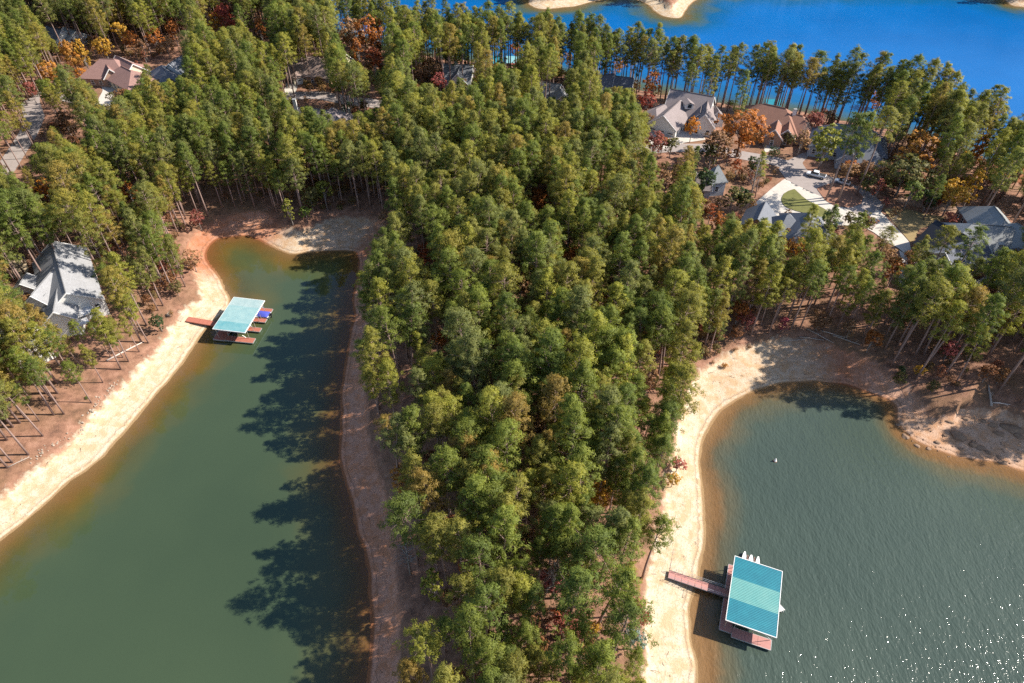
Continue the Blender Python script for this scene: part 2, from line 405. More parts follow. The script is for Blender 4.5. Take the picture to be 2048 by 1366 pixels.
def leaf_cloud(name, tufts, r, m, nb, length, width, flat=0.5, seed=1, tri=True, sub=0.45):
    """leaf blades in tufts: tufts (N,6) = centre + outward axis; r (N,) tuft size"""
    g = np.random.default_rng(seed)
    N = len(tufts); c = np.repeat(tufts[:, :3], nb, 0); ax = np.repeat(tufts[:, 3:], nb, 0); rr = np.repeat(r, nb)[:, None]
    d = unit(g.normal(size=(N * nb, 3)) + ax * 0.85 + np.array([0, 0, 0.35]))
    p = c + d * rr * g.uniform(0.35, 1.0, (N * nb, 1)) * np.array([1, 1, 0.75])
    nrm = unit(d + g.normal(size=d.shape) * 0.65 + np.array([0, 0, 0.25]))
    t = unit(np.cross(nrm, g.normal(size=d.shape))); s = np.cross(nrm, t)
    L = length * g.uniform(0.6, 1.25, (N * nb, 1)); Wt = width * g.uniform(0.7, 1.2, (N * nb, 1))
    v = np.stack([p - t * L * 0.5, p + s * Wt * 0.5, p + t * L * 0.5, p - s * Wt * 0.5], 1).reshape(-1, 3)
    shade = unit(nrm * 0.42 + d * 0.6 + ax * 0.3)
    k = np.arange(N * nb) * 4
    f = np.stack([k, k + 3, k + 2, k + 1], 1)
    clump = np.clip(np.repeat(g.uniform(0.15, 0.85, N), nb) + g.normal(size=N * nb) * 0.16, 0, 1)
    me = grid_mesh(name, v, f, m, {'clump': np.repeat(clump, 4)})
    me.normals_split_custom_set_from_vertices(np.repeat(shade, 4, 0).astype(np.float32))
    return me

def pine_shapes(seed, H=22.0, R=3.0, base=0.46, nb=20, dens=1.0, dead=False):
    g = np.random.default_rng(seed)
    bx, by = g.normal(size=2) * 0.5
    def axis(t): return np.array([bx * t * t, by * t * t, H * t])
    mb = MB()
    ts = [0, 0.25, 0.5, 0.75, 0.97]
    mb.tube([axis(t) - np.array([0, 0, 0.6 if t == 0 else 0]) for t in ts], [0.25, 0.21, 0.165, 0.10, 0.03], 7)
    nbr = int(38 * dens); tufts = []; rad = []
    for i in range(nbr):
        u = (i + g.uniform(0, 0.9)) / nbr
        t = base + (0.985 - base) * u
        prof = (0.45 + 0.85 * math.sin(min(1, u * 1.9 + 0.15) * math.pi / 2)) * (1 - max(0, u - 0.35) / 0.65 * 0.78)
        L = R * prof * g.uniform(0.6, 1.12)
        a = i * 2.399 + g.uniform(-0.5, 0.5); pit = g.uniform(0.0, 0.35) + u * 0.55
        dr = np.array([math.cos(a) * math.cos(pit), math.sin(a) * math.cos(pit), math.sin(pit)])
        o = axis(t); e = o + dr * L; mid = o + dr * L * 0.5 + np.array([0, 0, -0.12 * L * 0.3])
        mb.tube([o, mid, e], [0.055, 0.035, 0.012], 3, cap=False)
        if dead:
            for _ in range(4):
                q = o + dr * L * g.uniform(0.3, 1); w = unit(dr + g.normal(size=3) * 0.7)
                mb.tube([q, q + w * L * 0.4], [0.018, 0.006], 3, cap=False)
            continue
        for q, w in ((0.98, 1.0), (0.68, 0.92), (0.40, 0.75)):
            if w < 0.9 and g.uniform() < 0.35: continue
            side = np.cross(dr, [0, 0, 1]) * g.uniform(-0.35, 0.35) * L
            c = o + dr * L * q + side + g.normal(size=3) * 0.15
            tufts.append([*c, *unit(dr + np.array([0, 0, 0.6]))]); rad.append((0.55 + 0.16 * R * 0.9) * w * g.uniform(0.75, 1.15))
    for _ in range(3):
        c = axis(0.98) + g.normal(size=3) * 0.3; tufts.append([*c, 0, 0, 1]); rad.append(0.7)
    trunk = mb.mesh('pine_trunk', M_GREYBARK if dead else M_BARK, True)
    if dead: return trunk, None
    crown = leaf_cloud('pine_crown', np.array(tufts), np.array(rad), M_NEEDLE, nb, 0.56, 0.115, seed=seed + 50)
    return trunk, crown

def broad_shapes(seed, H=10.0, R=4.0, n_t=110, nb=22, bark=M_GREYBARK, flat=1.0, low=0.28):
    """rounded hardwood: short trunk, forked limbs, leaf clumps through a dome"""
    g = np.random.default_rng(seed); mb = MB()
    fork = H * low
    mb.tube([(0, 0, -0.5), (0.1, 0, fork * 0.6), (0, 0.05, fork), (0, 0, H * 0.8)], [0.30 * H / 12, 0.22 * H / 12, 0.18 * H / 12, 0.03], 7)
    cz = (H + fork) / 2; rz = (H - fork) / 2 * 1.05
    lobes = [(unit(g.normal(size=3) + np.array([0, 0, 0.35])), g.uniform(0.55, 0.85)) for _ in range(9)]
    tufts = []; rad = []
    for (dv, k) in lobes:
        c = np.array([dv[0] * R * k * 0.75, dv[1] * R * k * 0.75, cz + dv[2] * rz * k * 0.75])
        mb.tube([(0, 0, fork * g.uniform(0.7, 1.1)), c * 0.55 + np.array([0, 0, cz * 0.40]), c], [0.09 * H / 12, 0.05, 0.02], 4, cap=False)
        for _ in range(n_t // 9):
            q = unit(g.normal(size=3) + np.array([0, 0, 0.2])) * g.uniform(0.5, 1.0) ** 0.5
            p = c + q * np.array([R, R, rz]) * 0.50
            tufts.append([*p, *unit(q + dv * 0.6)]); rad.append(R * 0.17 * g.uniform(0.7, 1.3))
    trunk = mb.mesh('hardwood_trunk', bark, True)
    crown = leaf_cloud('hardwood_crown', np.array(tufts), np.array(rad), M_LEAF, nb, 0.46, 0.34, seed=seed + 9)
    return trunk, crown

def bare_shapes(seed, H=10.0, R=3.0, nbr=34):
    g = np.random.default_rng(seed); mb = MB()
    mb.tube([(0, 0, -0.5), (0.2, 0, H * 0.5), (0.1, 0.2, H)], [0.2, 0.13, 0.03], 6); tw = MB()
    for i in range(nbr):
        u = g.uniform(0.3, 1.0); o = np.array([0.2 * u, 0.1 * u, H * u]); a = g.uniform(0, 6.283)
        dr = unit(np.array([math.cos(a), math.sin(a), g.uniform(0.3, 1.4)])); L = R * g.uniform(0.6, 1.1) * (1.25 - u)
        e = o + dr * L; mb.tube([o, (o + e) / 2 + g.normal(size=3) * 0.1, e], [0.05, 0.035, 0.015], 4, cap=False)
        for _ in range(5):
            q = o + dr * L * g.uniform(0.3, 1.0); w = unit(dr + g.normal(size=3) * 0.8) * L * g.uniform(0.3, 0.6)
            tw.tube([q, q + w * 0.5 + g.normal(size=3) * 0.05, q + w], [0.022, 0.016, 0.008], 3, cap=False)
    return mb.mesh('bare_trunk', M_GREYBARK, True), tw.mesh('bare_twig', M_GREYBARK)

PINES = [pine_shapes(100 + i, 22.0, R * 0.95, base, 44, dn) for i, (R, base, dn) in enumerate(
    [(3.1, .52, 1.0), (3.4, .56, 1.0), (2.6, .46, 1.0), (3.8, .60, 1.1), (2.9, .36, 1.2), (3.3, .64, .85), (2.4, .50, .9), (3.5, .48, 1.15), (3.2, .58, .75), (2.7, .30, 1.25)])]
TALL = [pine_shapes(300 + i, 24.0, R * 1.0, base, 46, dn) for i, (R, base, dn) in enumerate([(2.9, .60, .85), (2.6, .54, .9), (3.1, .66, .8), (2.5, .48, .95)])]
SNAG = pine_shapes(400, 20.0, 3.0, 0.35, 20, 1.0, dead=True)[0]
BROADS = [broad_shapes(500, 10, 4.0), broad_shapes(501, 10, 3.4, 100), broad_shapes(502, 10, 4.4, 125), broad_shapes(503, 10, 2.6, 80, low=.15), broad_shapes(504, 10, 3.8, 90)]
BARES = [bare_shapes(600), bare_shapes(601, 10, 3.6, 40)]

ONES = 'zero one two three four five six seven eight nine ten eleven twelve thirteen fourteen fifteen sixteen seventeen eighteen nineteen'.split()
TENS = '_ _ twenty thirty forty fifty sixty seventy eighty ninety'.split()
def word(n):
    n = max(0, min(99, int(round(n))))
    return ONES[n] if n < 20 else TENS[n // 10] + ('' if n % 10 == 0 else '-' + ONES[n % 10])
def spot(x, y, z):
    px, py = to_px(x, y, z)
    return f'{word(px / 20.48)} percent across, {word(py / 13.66)} percent down'

def put_tree(name, label, cat, shapes, loc, rz, sc, color, group, names=('trunk', 'crown'), lean=(0, 0)):
    r = thing(name, label, cat, loc, rz, group)
    r.rotation_euler = (lean[0], lean[1], rz); r.scale = sc
    for nm, me in zip(names, shapes):
        if me is None: continue
        o = link(nm, me, r)
        if nm == 'crown': o.color = (*color, 1)
    return r

# ------------------------------------------------------------------ what stays open in the woods (seen from the air), in photo pixels
OPEN = [
 [(40,500),(85,478),(140,478),(190,540),(205,600),(185,640),(120,640),(60,610),(30,560)],          # grey house
 [(10,505),(55,505),(60,560),(25,575)],
 [(172,150),(205,108),(240,104),(282,140),(282,165),(240,175),(232,200),(205,205),(195,180),(175,165)], # brown house
 [(303,120),(360,108),(368,150),(310,165)],
 [(572,150),(600,108),(640,108),(655,150),(640,160),(600,195),(570,195)],
 [(585,195),(760,188),(750,215),(700,222),(690,245),(640,215),(590,212)],
 [(880,122),(950,122),(945,150),(885,165)],
 [(1075,160),(1130,165),(1130,200),(1090,190)],
 [(1195,142),(1270,145),(1275,175),(1210,175)],
 [(1298,235),(1335,175),(1435,190),(1445,240),(1400,270),(1300,285)],
 [(1508,205),(1620,225),(1625,270),(1560,300),(1515,260)],
 [(1665,240),(1760,240),(1768,300),(1700,345),(1665,300)],
 [(1395,345),(1432,325),(1455,345),(1450,372),(1400,362)],
 [(1490,310),(1550,330),(1570,305),(1640,305),(1660,345),(1740,385),(1780,400),(1860,420),(1895,440),(1850,465),(1820,500),(1770,480),(1735,440),(1660,435),(1650,470),(1640,446),(1580,440),(1500,432),(1490,410),(1560,355)],
 [(1715,440),(1770,425),(1820,490),(1790,500)],
 [(1862,440),(1915,400),(2048,400),(2060,500),(2000,505),(1985,500),(1890,515),(1868,470)],
 [(1940,395),(2000,395),(2048,430),(1960,430)],
 [(0,350),(0,318),(30,290),(55,255),(50,210),(80,210),(105,235),(90,260),(60,295),(30,340)],
 [(90,45),(170,45),(172,75),(92,75)],[(45,0),(100,0),(100,18),(60,22)],[(200,0),(235,0),(235,6),(200,6)],
 [(60,900),(100,800),(150,775),(190,745),(235,720),(240,770),(200,820),(130,870)],
 [(385,445),(430,430),(440,470),(410,520),(420,560),(380,620),(350,640),(340,620),(375,560)],
 [(1840,840),(1880,790),(2048,770),(2048,900),(1850,870)],
 [(985,105),(1035,105),(1035,128),(985,128)],[(1530,195),(1600,195),(1600,212),(1530,215)],
 [(1320,255),(1400,270),(1400,285),(1290,300)],
 [(585,435),(760,430),(740,500),(560,495)],
]
OPEN = [np.array(p, float) for p in OPEN]

def blocked(x, y, z, H, R, frac=(0.55, 0.72, 0.88, 1.0), skip=()):
    hit = np.zeros(len(x), bool)
    for fr in frac:
        w = 0.75 if fr < 0.95 else 0.3
        for sx in (-w, 0, w):
            px, py = to_px(x + sx * R, y, z + H * fr)
            for i, p in enumerate(OPEN):
                if i in skip: continue
                x0, y0 = p.min(0); x1, y1 = p.max(0)
                k = np.nonzero((px > x0) & (px < x1) & (py > y0) & (py < y1) & ~hit)[0]
                if len(k): hit[k[inside(p, px[k], py[k])]] = True
    return hit

HUES = {'rust orange': (.40, .15, .04), 'bright orange': (.50, .20, .025), 'orange red': (.38, .11, .045), 'red': (.28, .062, .045), 'rose red': (.40, .12, .115), 'coral red': (.38, .125, .10), 'crimson': (.42, .02, .05),
        'golden': (.46, .27, .04), 'golden orange': (.44, .21, .045), 'yellow green': (.25, .25, .045), 'brown': (.24, .13, .07), 'tan brown': (.34, .20, .11), 'olive': (.14, .13, .04), 'dull red': (.26, .085, .07),
        'light green': (.16, .20, .055), 'dark green': (.045, .075, .025), 'magenta red': (.28, .045, .08), 'blue grey': (.17, .22, .20), 'lime green': (.19, .25, .05)}
HARD = [(1487,255,17,1.15,'rust orange'),(1436,292,13,1.2,'brown'),(1385,256,8.5,.8,'bright orange'),(1474,334,7,1.1,'orange red'),(1306,172,12,.8,'rust orange'),(1292,203,9,.9,'red'),
 (1654,288,14,1.15,'yellow green'),(1630,246,9,1.1,'dull red'),(1604,282,9,1.2,'tan brown'),(1833,302,15,1.15,'golden orange'),(1812,344,14,1.35,'olive'),(1824,384,10,.9,'light green'),(1905,392,11,1.0,'golden'),
 (1948,372,13,.9,'golden'),(1962,300,12,.9,'golden orange'),(1418,352,5,.9,'coral red'),(1856,408,4,1.1,'rose red'),(1900,435,4,1.2,'coral red'),(1770,405,4,1.2,'dull red'),
 (1790,425,4,1.2,'brown'),(740,62,18,.9,'rust orange'),(748,118,12,.95,'orange red'),(702,70,15,1.0,'tan brown'),(716,100,12,.9,'rust orange'),(880,163,8,1.0,'rose red'),(858,140,10,1.0,'tan brown'),(838,150,9,1.0,'brown'),
 (142,112,14,.7,'golden orange'),(164,108,14,.7,'golden'),(160,148,6,.9,'bright orange'),(206,92,10,.9,'golden'),(240,66,12,.9,'golden'),(262,82,9,1.1,'rust orange'),(286,96,9,1.2,'brown'),(312,78,10,1.0,'rust orange'),(332,92,8,1.1,'tan brown'),
 (346,60,11,.9,'rust orange'),(450,36,14,.8,'red'),(520,60,12,.9,'rust orange'),(430,42,10,1.0,'golden'),(96,140,10,1.0,'golden orange'),(60,180,8,1.1,'dull red'),(130,245,8,1.2,'brown'),(150,268,7,1.1,'tan brown'),(258,384,8,.9,'rust orange'),(90,380,8,1.0,'bright orange'),
 (1494,640,6,1.2,'coral red'),(1478,622,7,1.0,'rust orange'),(1398,658,4,1.1,'red'),(1566,648,4,1.1,'magenta red'),(1640,640,6,1.1,'brown'),(1745,680,7,.9,'rust orange'),(1840,742,3.5,.9,'golden'),(1702,655,6,1.2,'tan brown'),(1900,700,6,1.1,'rose red'),(1800,760,4,1.0,'olive'),
 (1104,1160,5,1.3,'rose red'),(1136,1256,6,1.15,'coral red'),(1114,1236,5,1.2,'orange red'),(1288,1238,3,1.0,'crimson'),(1270,1210,4,1.1,'dull red'),(1266,1278,6.5,.95,'blue grey'),(1188,1256,4,.8,'golden'),(868,1170,10,.85,'yellow green'),(1012,1268,9,.75,'lime green'),
 (1198,992,10,.7,'golden'),(1074,402,10,1.0,'rust orange'),(1142,516,9,1.0,'rust orange'),(1040,574,10,.9,'tan brown'),(850,508,8,.9,'orange red'),(1210,600,7,.9,'rust orange'),(1356,930,4,1.3,'coral red'),(1346,960,4,1.0,'golden'),(1422,424,7,.9,'orange red'),(1440,440,6,1.0,'rust orange'),
 (1296,760,7,1.0,'tan brown'),(880,680,7,.9,'rust orange'),(980,800,6,1.1,'rust orange'),(1070,850,7,1.0,'tan brown'),(800,960,8,.8,'golden orange'),(940,1120,6,1.0,'rust orange'),(900,1200,5,1.2,'brown'),(1040,1100,5,1.1,'tan brown'),
 (770,436,7,1.0,'tan brown'),(396,440,7,1.0,'dull red'),(384,520,7,1.1,'tan brown'),(318,650,5,1.2,'dark green'),(1590,500,9,.8,'golden orange'),(1790,540,9,.9,'rust orange'),(1775,520,8,.8,'tan brown'),(1966,585,6,1.1,'dull red'),
 (650,395,10,.8,'yellow green'),(613,434,5,.9,'lime green'),(578,420,9,.8,'yellow green'),(1520,350,4,1.0,'lime green'),(1240,130,8,.9,'golden orange'),(1135,118,8,.9,'tan brown'),(1030,100,8,.9,'rust orange'),(1345,130,10,.7,'golden orange'),(1750,200,9,.9,'rust orange'),(620,395,9,.9,'olive')]

VIL = np.random.default_rng(21)
for _k in range(46):                                     # smaller trees of the gardens
    _q = VIL.uniform(0, 1, 2); _x = 1300 + 560 * _q[0]; _y = 262 + 0.18 * (_x - 1300) + 120 * _q[1]
    if any(inside(p, np.array([_x]), np.array([_y + 12]))[0] for p in OPEN[9:17]): continue
    HARD.append((_x, _y, VIL.uniform(4, 9.5), VIL.uniform(.85, 1.2), ['brown', 'tan brown', 'olive', 'rust orange', 'dark green', 'dull red', 'olive', 'coral red', 'dark green'][_k % 9]))
HARD_AT = []
for (px, py, H_, wf, hue) in HARD:
    z = 5.0
    for _ in range(4):
        x, y = at(px, py, z + H_ * .62); z = zt1(x, y)
    HARD_AT.append((x, y, z))
# ------------------------------------------------------------------ the pine woods
cell = 3.9
gx, gy = np.meshgrid(np.arange(-340, 400, cell), np.arange(10, 425, cell))
gx = gx + (np.arange(gx.shape[0]) % 2)[:, None] * cell * 0.5
tx = (gx + rng.uniform(-0.40, 0.40, gx.shape) * cell).ravel(); ty = (gy + rng.uniform(-0.40, 0.40, gx.shape) * cell).ravel()
ex_x = rng.uniform(-70, 260, 1500); ex_y = rng.uniform(205, 330, 1500); ex_d, ex_w, _ = shore_info(ex_x, ex_y)   # a fuller row along the lake
ex_k = np.nonzero((ex_d > ex_w + .4) & (ex_d < 11))[0][:150]
tx = np.append(tx, ex_x[ex_k]); ty = np.append(ty, ex_y[ex_k])
inv = (tx < 105 + ty * 0.80) & (tx > -(60 + ty * 0.80))
tx, ty = tx[inv], ty[inv]
dS, wS, _ = shore_info(tx, ty); tz = ground_from(tx, ty, dS, wS)
keep = dS > wS + 0.6 + rng.uniform(0, 1.5, len(tx))
tx, ty, tz, dS, wS = (a[keep] for a in (tx, ty, tz, dS, wS))
tH = 22.0 * rng.uniform(0.70, 1.14, len(tx)) * (1 + 0.08 * vnoise(tx, ty, 30, 9)); tR = 3.0 * tH / 22
nearfar = (ty > 200) & (dS < 18) & (tx > -70)             # the row along the far shore
def too_close(tx, ty, tz, tH, tR):
    shut = blocked(tx, ty, tz, tH, tR)
    for (hx, hy, H_, wf, _h) in HARD:                    # room for the coloured crowns that show in the canopy
        w_ = max(8.0, H_ * wf * .42 * (12.0 if hy > 1000 else 8.5 if hy > 500 else 6.0))
        for fr in (.5, .62, .75, .88, 1.0):
            qx, qy = to_px(tx, ty, tz + tH * fr)
            shut |= ((qx - hx) ** 2 + (qy - hy) ** 2 < (w_ * .75 + (9 if fr < .95 else 0)) ** 2) & ~nearfar
    for fr in (.55, .75, .95):                           # roofs, lawns and drives that lie in the sun
        lift = tH * fr - 3.0
        qx, qy = to_px(tx - sd.x / sd.z * lift, ty - sd.y / sd.z * lift, tz + 3.0)
        for i in (0, 2, 3, 9, 10, 13, 14, 15): shut |= inside(OPEN[i], qx, qy) & sunk & ~nearfar
    return shut
sunk = rng.uniform(size=len(tx)) < .62
shut = too_close(tx, ty, tz, tH, tR)
for cut in (.72, .5):                                    # younger, lower pines where tall ones would stand in front
    tH = np.where(shut, 22.0 * cut * rng.uniform(.85, 1.15, len(tx)), tH); tR = 3.0 * tH / 22
    shut &= too_close(tx, ty, tz, tH, tR)
thin = (tx < 0) & (tx > -45) & (ty < 200) & (dS < wS + 11) & (rng.uniform(size=len(tx)) < np.where(ty < 95, .36, .12))
# the yard on the near bank is open ground with a few trunks; the far point thins out into a row by the water
bx, by = to_px(tx, ty, tz)
yard = inside(np.array([(-80,1080),(0,940),(110,880),(215,800),(262,742),(235,690),(170,740),(60,850),(-80,960)], float), bx, by)
roadside = np.zeros(len(tx), bool)
for i in (12, 13, 14, 17):
    roadside |= inside(OPEN[i], bx, by)
slope = inside(np.array([(1850,790),(1890,730),(2048,690),(2120,690),(2120,900),(1850,850)], float), bx, by) & (rng.uniform(size=len(tx)) < 0.7)
farrow = inside(np.array([(760,60),(1300,150),(1700,215),(1700,262),(1300,205),(1100,170),(760,128)], float), bx, by) & (rng.uniform(size=len(tx)) < 0.0)
village = inside(np.array([(1290,200),(1700,260),(1760,300),(1790,420),(1850,460),(1800,500),(1500,470),(1440,400),(1300,330)], float), bx, by) & (rng.uniform(size=len(tx)) < 0.8)
ok = ~(shut | thin | yard | roadside | slope | farrow | village)
tx, ty, tz, dS, wS, tH, tR = (a[ok] for a in (tx, ty, tz, dS, wS, tH, tR))
rz = rng.uniform(0, 6.283, len(tx)); kind = rng.integers(0, len(PINES), len(tx)); lean_x = rng.normal(0, 0.045, len(tx)); lean_y = rng.normal(0, 0.045, len(tx))
tn = rng.choice(len(PALETTE), len(tx), p=[.20, .28, .20, .14, .12, .06])
tbase = to_px(tx, ty, tz)
fx, fy = to_px(tx, ty, tz + tH * 0.76)
depth = ty * CP - (tz - CAMH) * SP
seen = (fx > -10) & (fx < 2058) & (fy > -10) & (fy < 1376)
order = np.argsort(np.where(seen, depth, 1e9))
far_tall = (ty > 205) & (dS < 16) & (tx > -70)
def area_of(x, y, d, w):
    px, py = to_px(x, y, 3)
    if y < 205 and -40 < x < 42:
        if d < w + 5: return ('by the shaded shore', 'pines along the shaded shore') if x < 0 else ('by the cream beach', 'pines along the cream beach')
        return ('on the wooded point', 'pines on the wooded point')
    if x < 0: return ('on the cove bank', 'pines on the bank beyond the cove')
    return ('behind the inlet shore', 'pines behind the rocky inlet shore')
single = set(); labels = set()
for i in order:
    if len(single) >= 272 or not seen[i]: break
    ctx, grp = area_of(tx[i], ty[i], dS[i], wS[i])
    lab = f'{PALETTE[tn[i]][0]} pine {ctx}, crown {spot(tx[i], ty[i], tz[i] + tH[i] * .76)}'
    if lab in labels: continue
    labels.add(lab); single.add(i)
    s = tH[i] / 22.0
    c = np.array(PALETTE[tn[i]][1]) * rng.uniform(0.88, 1.14)
    put_tree('pine_tree', lab, 'pine tree', PINES[kind[i]], (tx[i], ty[i], tz[i]), rz[i], (s * rng.uniform(.92, 1.12), s * rng.uniform(.92, 1.12), s), c, grp, lean=(lean_x[i], lean_y[i]))

def joined(name, shapes, leaf):
    tr, cr = shapes
    vs = np.empty(len(tr.vertices) * 3); tr.vertices.foreach_get('co', vs)
    bm = bmesh.new(); bm.from_mesh(tr); nt = len(bm.faces)
    for f in bm.faces: f.material_index = 0
    me = bpy.data.meshes.new(name)
    if cr:
        bm.from_mesh(cr); bm.faces.ensure_lookup_table()
        for k in range(nt, len(bm.faces)): bm.faces[k].material_index = 1
    bm.normal_update(); bm.to_mesh(me); bm.free()
    me.materials.append(tr.materials[0]); me.materials.append(leaf)
    if cr:
        n0 = np.zeros((len(me.vertices), 3)); n0 = n0.astype(np.float32)
        a = np.zeros(len(cr.corner_normals) * 3, np.float32); cr.corner_normals.foreach_get('vector', a)
        n0[len(tr.vertices):] = a.reshape(-1, 3)[np.argsort(np.array([lp.vertex_index for lp in cr.loops]), kind='stable')][:len(cr.vertices)]
        me.normals_split_custom_set_from_vertices(n0)
    return me

def mass(name, label, shapes, leaf, x, y, z, rzs, sc, idx):
    """a wood that nobody would count: points on the ground that carry whole trees"""
    src = bpy.data.collections.new(name + '_kinds')
    for k, s in enumerate(shapes): src.objects.link(bpy.data.objects.new(f'{name}_kind_{k:02d}', joined(f'{name}_{k:02d}', s, leaf)))
    me = bpy.data.meshes.new(name); me.vertices.add(len(x)); me.vertices.foreach_set('co', np.stack([x, y, z], 1).astype(np.float32).ravel())
    for k, v, ty_ in (('turn', rzs, 'FLOAT'), ('size', sc, 'FLOAT'), ('variant', idx, 'INT')):
        a = me.attributes.new(k, ty_, 'POINT'); a.data.foreach_set('value', np.asarray(v).astype(np.int32 if ty_ == 'INT' else np.float32))
    o = link(name, me, kind='stuff'); o['label'] = label
    ng = bpy.data.node_groups.new(name, 'GeometryNodeTree')
    ng.interface.new_socket('Geometry', in_out='INPUT', socket_type='NodeSocketGeometry'); ng.interface.new_socket('Geometry', in_out='OUTPUT', socket_type='NodeSocketGeometry')
    n, l = ng.nodes, ng.links
    gi, go = n.new('NodeGroupInput'), n.new('NodeGroupOutput'); ip = n.new('GeometryNodeInstanceOnPoints'); ci = n.new('GeometryNodeCollectionInfo')
    ci.inputs['Collection'].default_value = src; ci.inputs['Separate Children'].default_value = True; ci.inputs['Reset Children'].default_value = True
    def na(k, t):
        q = n.new('GeometryNodeInputNamedAttribute'); q.data_type = t; q.inputs['Name'].default_value = k
        return [s for s in q.outputs if s.enabled and s.name == 'Attribute'][0]
    cx = n.new('ShaderNodeCombineXYZ'); l.new(na('turn', 'FLOAT'), cx.inputs[2])
    l.new(gi.outputs[0], ip.inputs['Points']); l.new(ci.outputs[0], ip.inputs['Instance']); ip.inputs['Pick Instance'].default_value = True
    l.new(na('variant', 'INT'), ip.inputs['Instance Index']); l.new(cx.outputs[0], ip.inputs['Rotation']); l.new(na('size', 'FLOAT'), ip.inputs['Scale'])
    l.new(ip.outputs[0], go.inputs[0])
    md = o.modifiers.new('trees', 'NODES'); md.node_group = ng
    return o

rest = np.array([i for i in range(len(tx)) if i not in single])
k2 = kind[rest].copy()
k2[far_tall[rest]] = np.where(rng.uniform(size=int(far_tall[rest].sum())) < .65, len(PINES) + rng.integers(0, len(TALL), int(far_tall[rest].sum())), k2[far_tall[rest]])
mass('pine_forest', 'dense green pine woods spreading round the coves and houses', PINES + TALL, M_NEEDLE_MASS, tx[rest], ty[rest], tz[rest], rz[rest], tH[rest] / 22.0, k2)
print('TREES', len(tx), 'single', len(single))

# ------------------------------------------------------------------ roads, drives, lawns: thin sheets laid over the ground
def sheet(name, pts, m, off, world=False, step=2.2):
    w = [ground(*p)[:2] for p in pts] if not world else pts
    n = len(w); sm = []
    for i in range(n):                                   # round the corners a little
        a, b, c = np.array(w[i - 1]), np.array(w[i]), np.array(w[(i + 1) % n])
        sm += [tuple(b * .82 + a * .18), tuple(b * .94 + (a + c) * .03), tuple(b * .82 + c * .18)]
    bm = bmesh.new()
    f = bm.faces.new([bm.verts.new((x, y, 0)) for x, y in sm])
    bmesh.ops.triangulate(bm, faces=[f])
    for _ in range(6):
        long = [e for e in bm.edges if e.calc_length() > step]
        if not long: break
        bmesh.ops.subdivide_edges(bm, edges=long, cuts=1)
        bmesh.ops.triangulate(bm, faces=[q for q in bm.faces if len(q.verts) > 3])
    v = np.array([q.co[:] for q in bm.verts])
    for q, z in zip(bm.verts, zt(v[:, 0], v[:, 1])): q.co.z = z + off
    bmesh.ops.recalc_face_normals(bm, faces=bm.faces)
    if sum(q.normal.z for q in bm.faces) < 0: bmesh.ops.reverse_faces(bm, faces=bm.faces)
    me = bpy.data.meshes.new(name); bm.to_mesh(me); bm.free(); me.materials.append(m); me.shade_smooth()
    return link(name, me, kind='structure')

def strip(name, line, width, m, off):
    c = [np.array(ground(*p)[:2]) for p in line]
    Lf, Rt = [], []
    for i in range(len(c)):
        t = c[min(i + 1, len(c) - 1)] - c[max(i - 1, 0)]; t /= np.linalg.norm(t) + 1e-9; nn = np.array([-t[1], t[0]])
        Lf.append(tuple(c[i] + nn * width / 2)); Rt.append(tuple(c[i] - nn * width / 2))
    return sheet(name, Lf + Rt[::-1], m, off, world=True)

M_ASPH = paint('worn_asphalt', (0.30, 0.255, 0.235), 0.9, 0.22, 0.6)
M_CONC = paint('pale_concrete', (0.50, 0.455, 0.40), 0.85, 0.22, 0.6)
M_LAWN = paint('clipped_grass', (0.135, 0.135, 0.04), 0.95, 0.45, 1.2)
M_DRYLAWN = paint('dry_grass', (0.27, 0.195, 0.09), 0.95, 0.3, 0.9)
M_MULCH = paint('pine_straw', (0.25, 0.125, 0.08), 0.95, 0.4, 1.5)
M_SANDY = paint('sandy_drive', (0.56, 0.43, 0.29), 0.95, 0.25, 0.7)
sheet('road', [(1556,338),(1578,320),(1606,306),(1626,304),(1604,326),(1614,341),(1650,350),(1692,364),(1726,377),(1750,392),(1768,410),(1762,424),(1735,433),(1690,434),(1658,428),(1628,412),(1600,388),(1570,356)], M_ASPH, .10)
sheet('mulch_bed', [(1632,377),(1665,366),(1705,374),(1726,394),(1722,409),(1700,416),(1672,414),(1650,402)], M_MULCH, .20)
sheet('driveway', [(1570,357),(1540,380),(1508,408),(1500,430),(1560,445),(1600,448),(1650,450),(1700,452),(1733,436),(1690,437),(1668,432),(1660,443),(1640,439),(1592,428),(1572,417),(1562,405),(1564,395),(1588,378)], M_CONC, .13)
sheet('lawn', [(1480 + a / 5.389, 290 + b / 5.389) for a, b in [(585,480),(520,500),(470,530),(446,575),(444,612),(465,650),(505,682),(600,716),(700,742),(800,780),(880,803),(950,815),(995,803),(1006,775),(980,740),(900,690),(800,640),(720,598),(650,540)]], M_LAWN, .26)
sheet('driveway', [(1756,419),(1736,434),(1712,446),(1748,466),(1770,482),(1795,496),(1812,510),(1822,500),(1818,484)], M_CONC, .15)
sheet('driveway', [(1797,500),(1815,512),(1818,560),(1806,585),(1796,560),(1806,530)], M_CONC, .12)
sheet('lawn', [(1764,418),(1800,416),(1850,428),(1890,436),(1872,448),(1838,458),(1828,482),(1819,484)], M_DRYLAWN, .11)
sheet('lawn', [(2000,520),(2060,520),(2080,580),(2010,590),(1985,560)], M_DRYLAWN, .11)
sheet('path', [(1800,392),(1860,402),(1930,418),(1915,428),(1850,418),(1790,404)], paint('dirt_path', (0.30, 0.19, 0.13), 0.95, 0.3, 1.0), .09)
sheet('driveway', [(1290,272),(1310,256),(1345,258),(1400,266),(1412,280),(1370,286),(1340,296),(1310,300)], M_CONC, .12)
strip('road', [(1280,300),(1340,296),(1420,296),(1490,312),(1540,320),(1575,330)], 6.0, M_ASPH, .08)
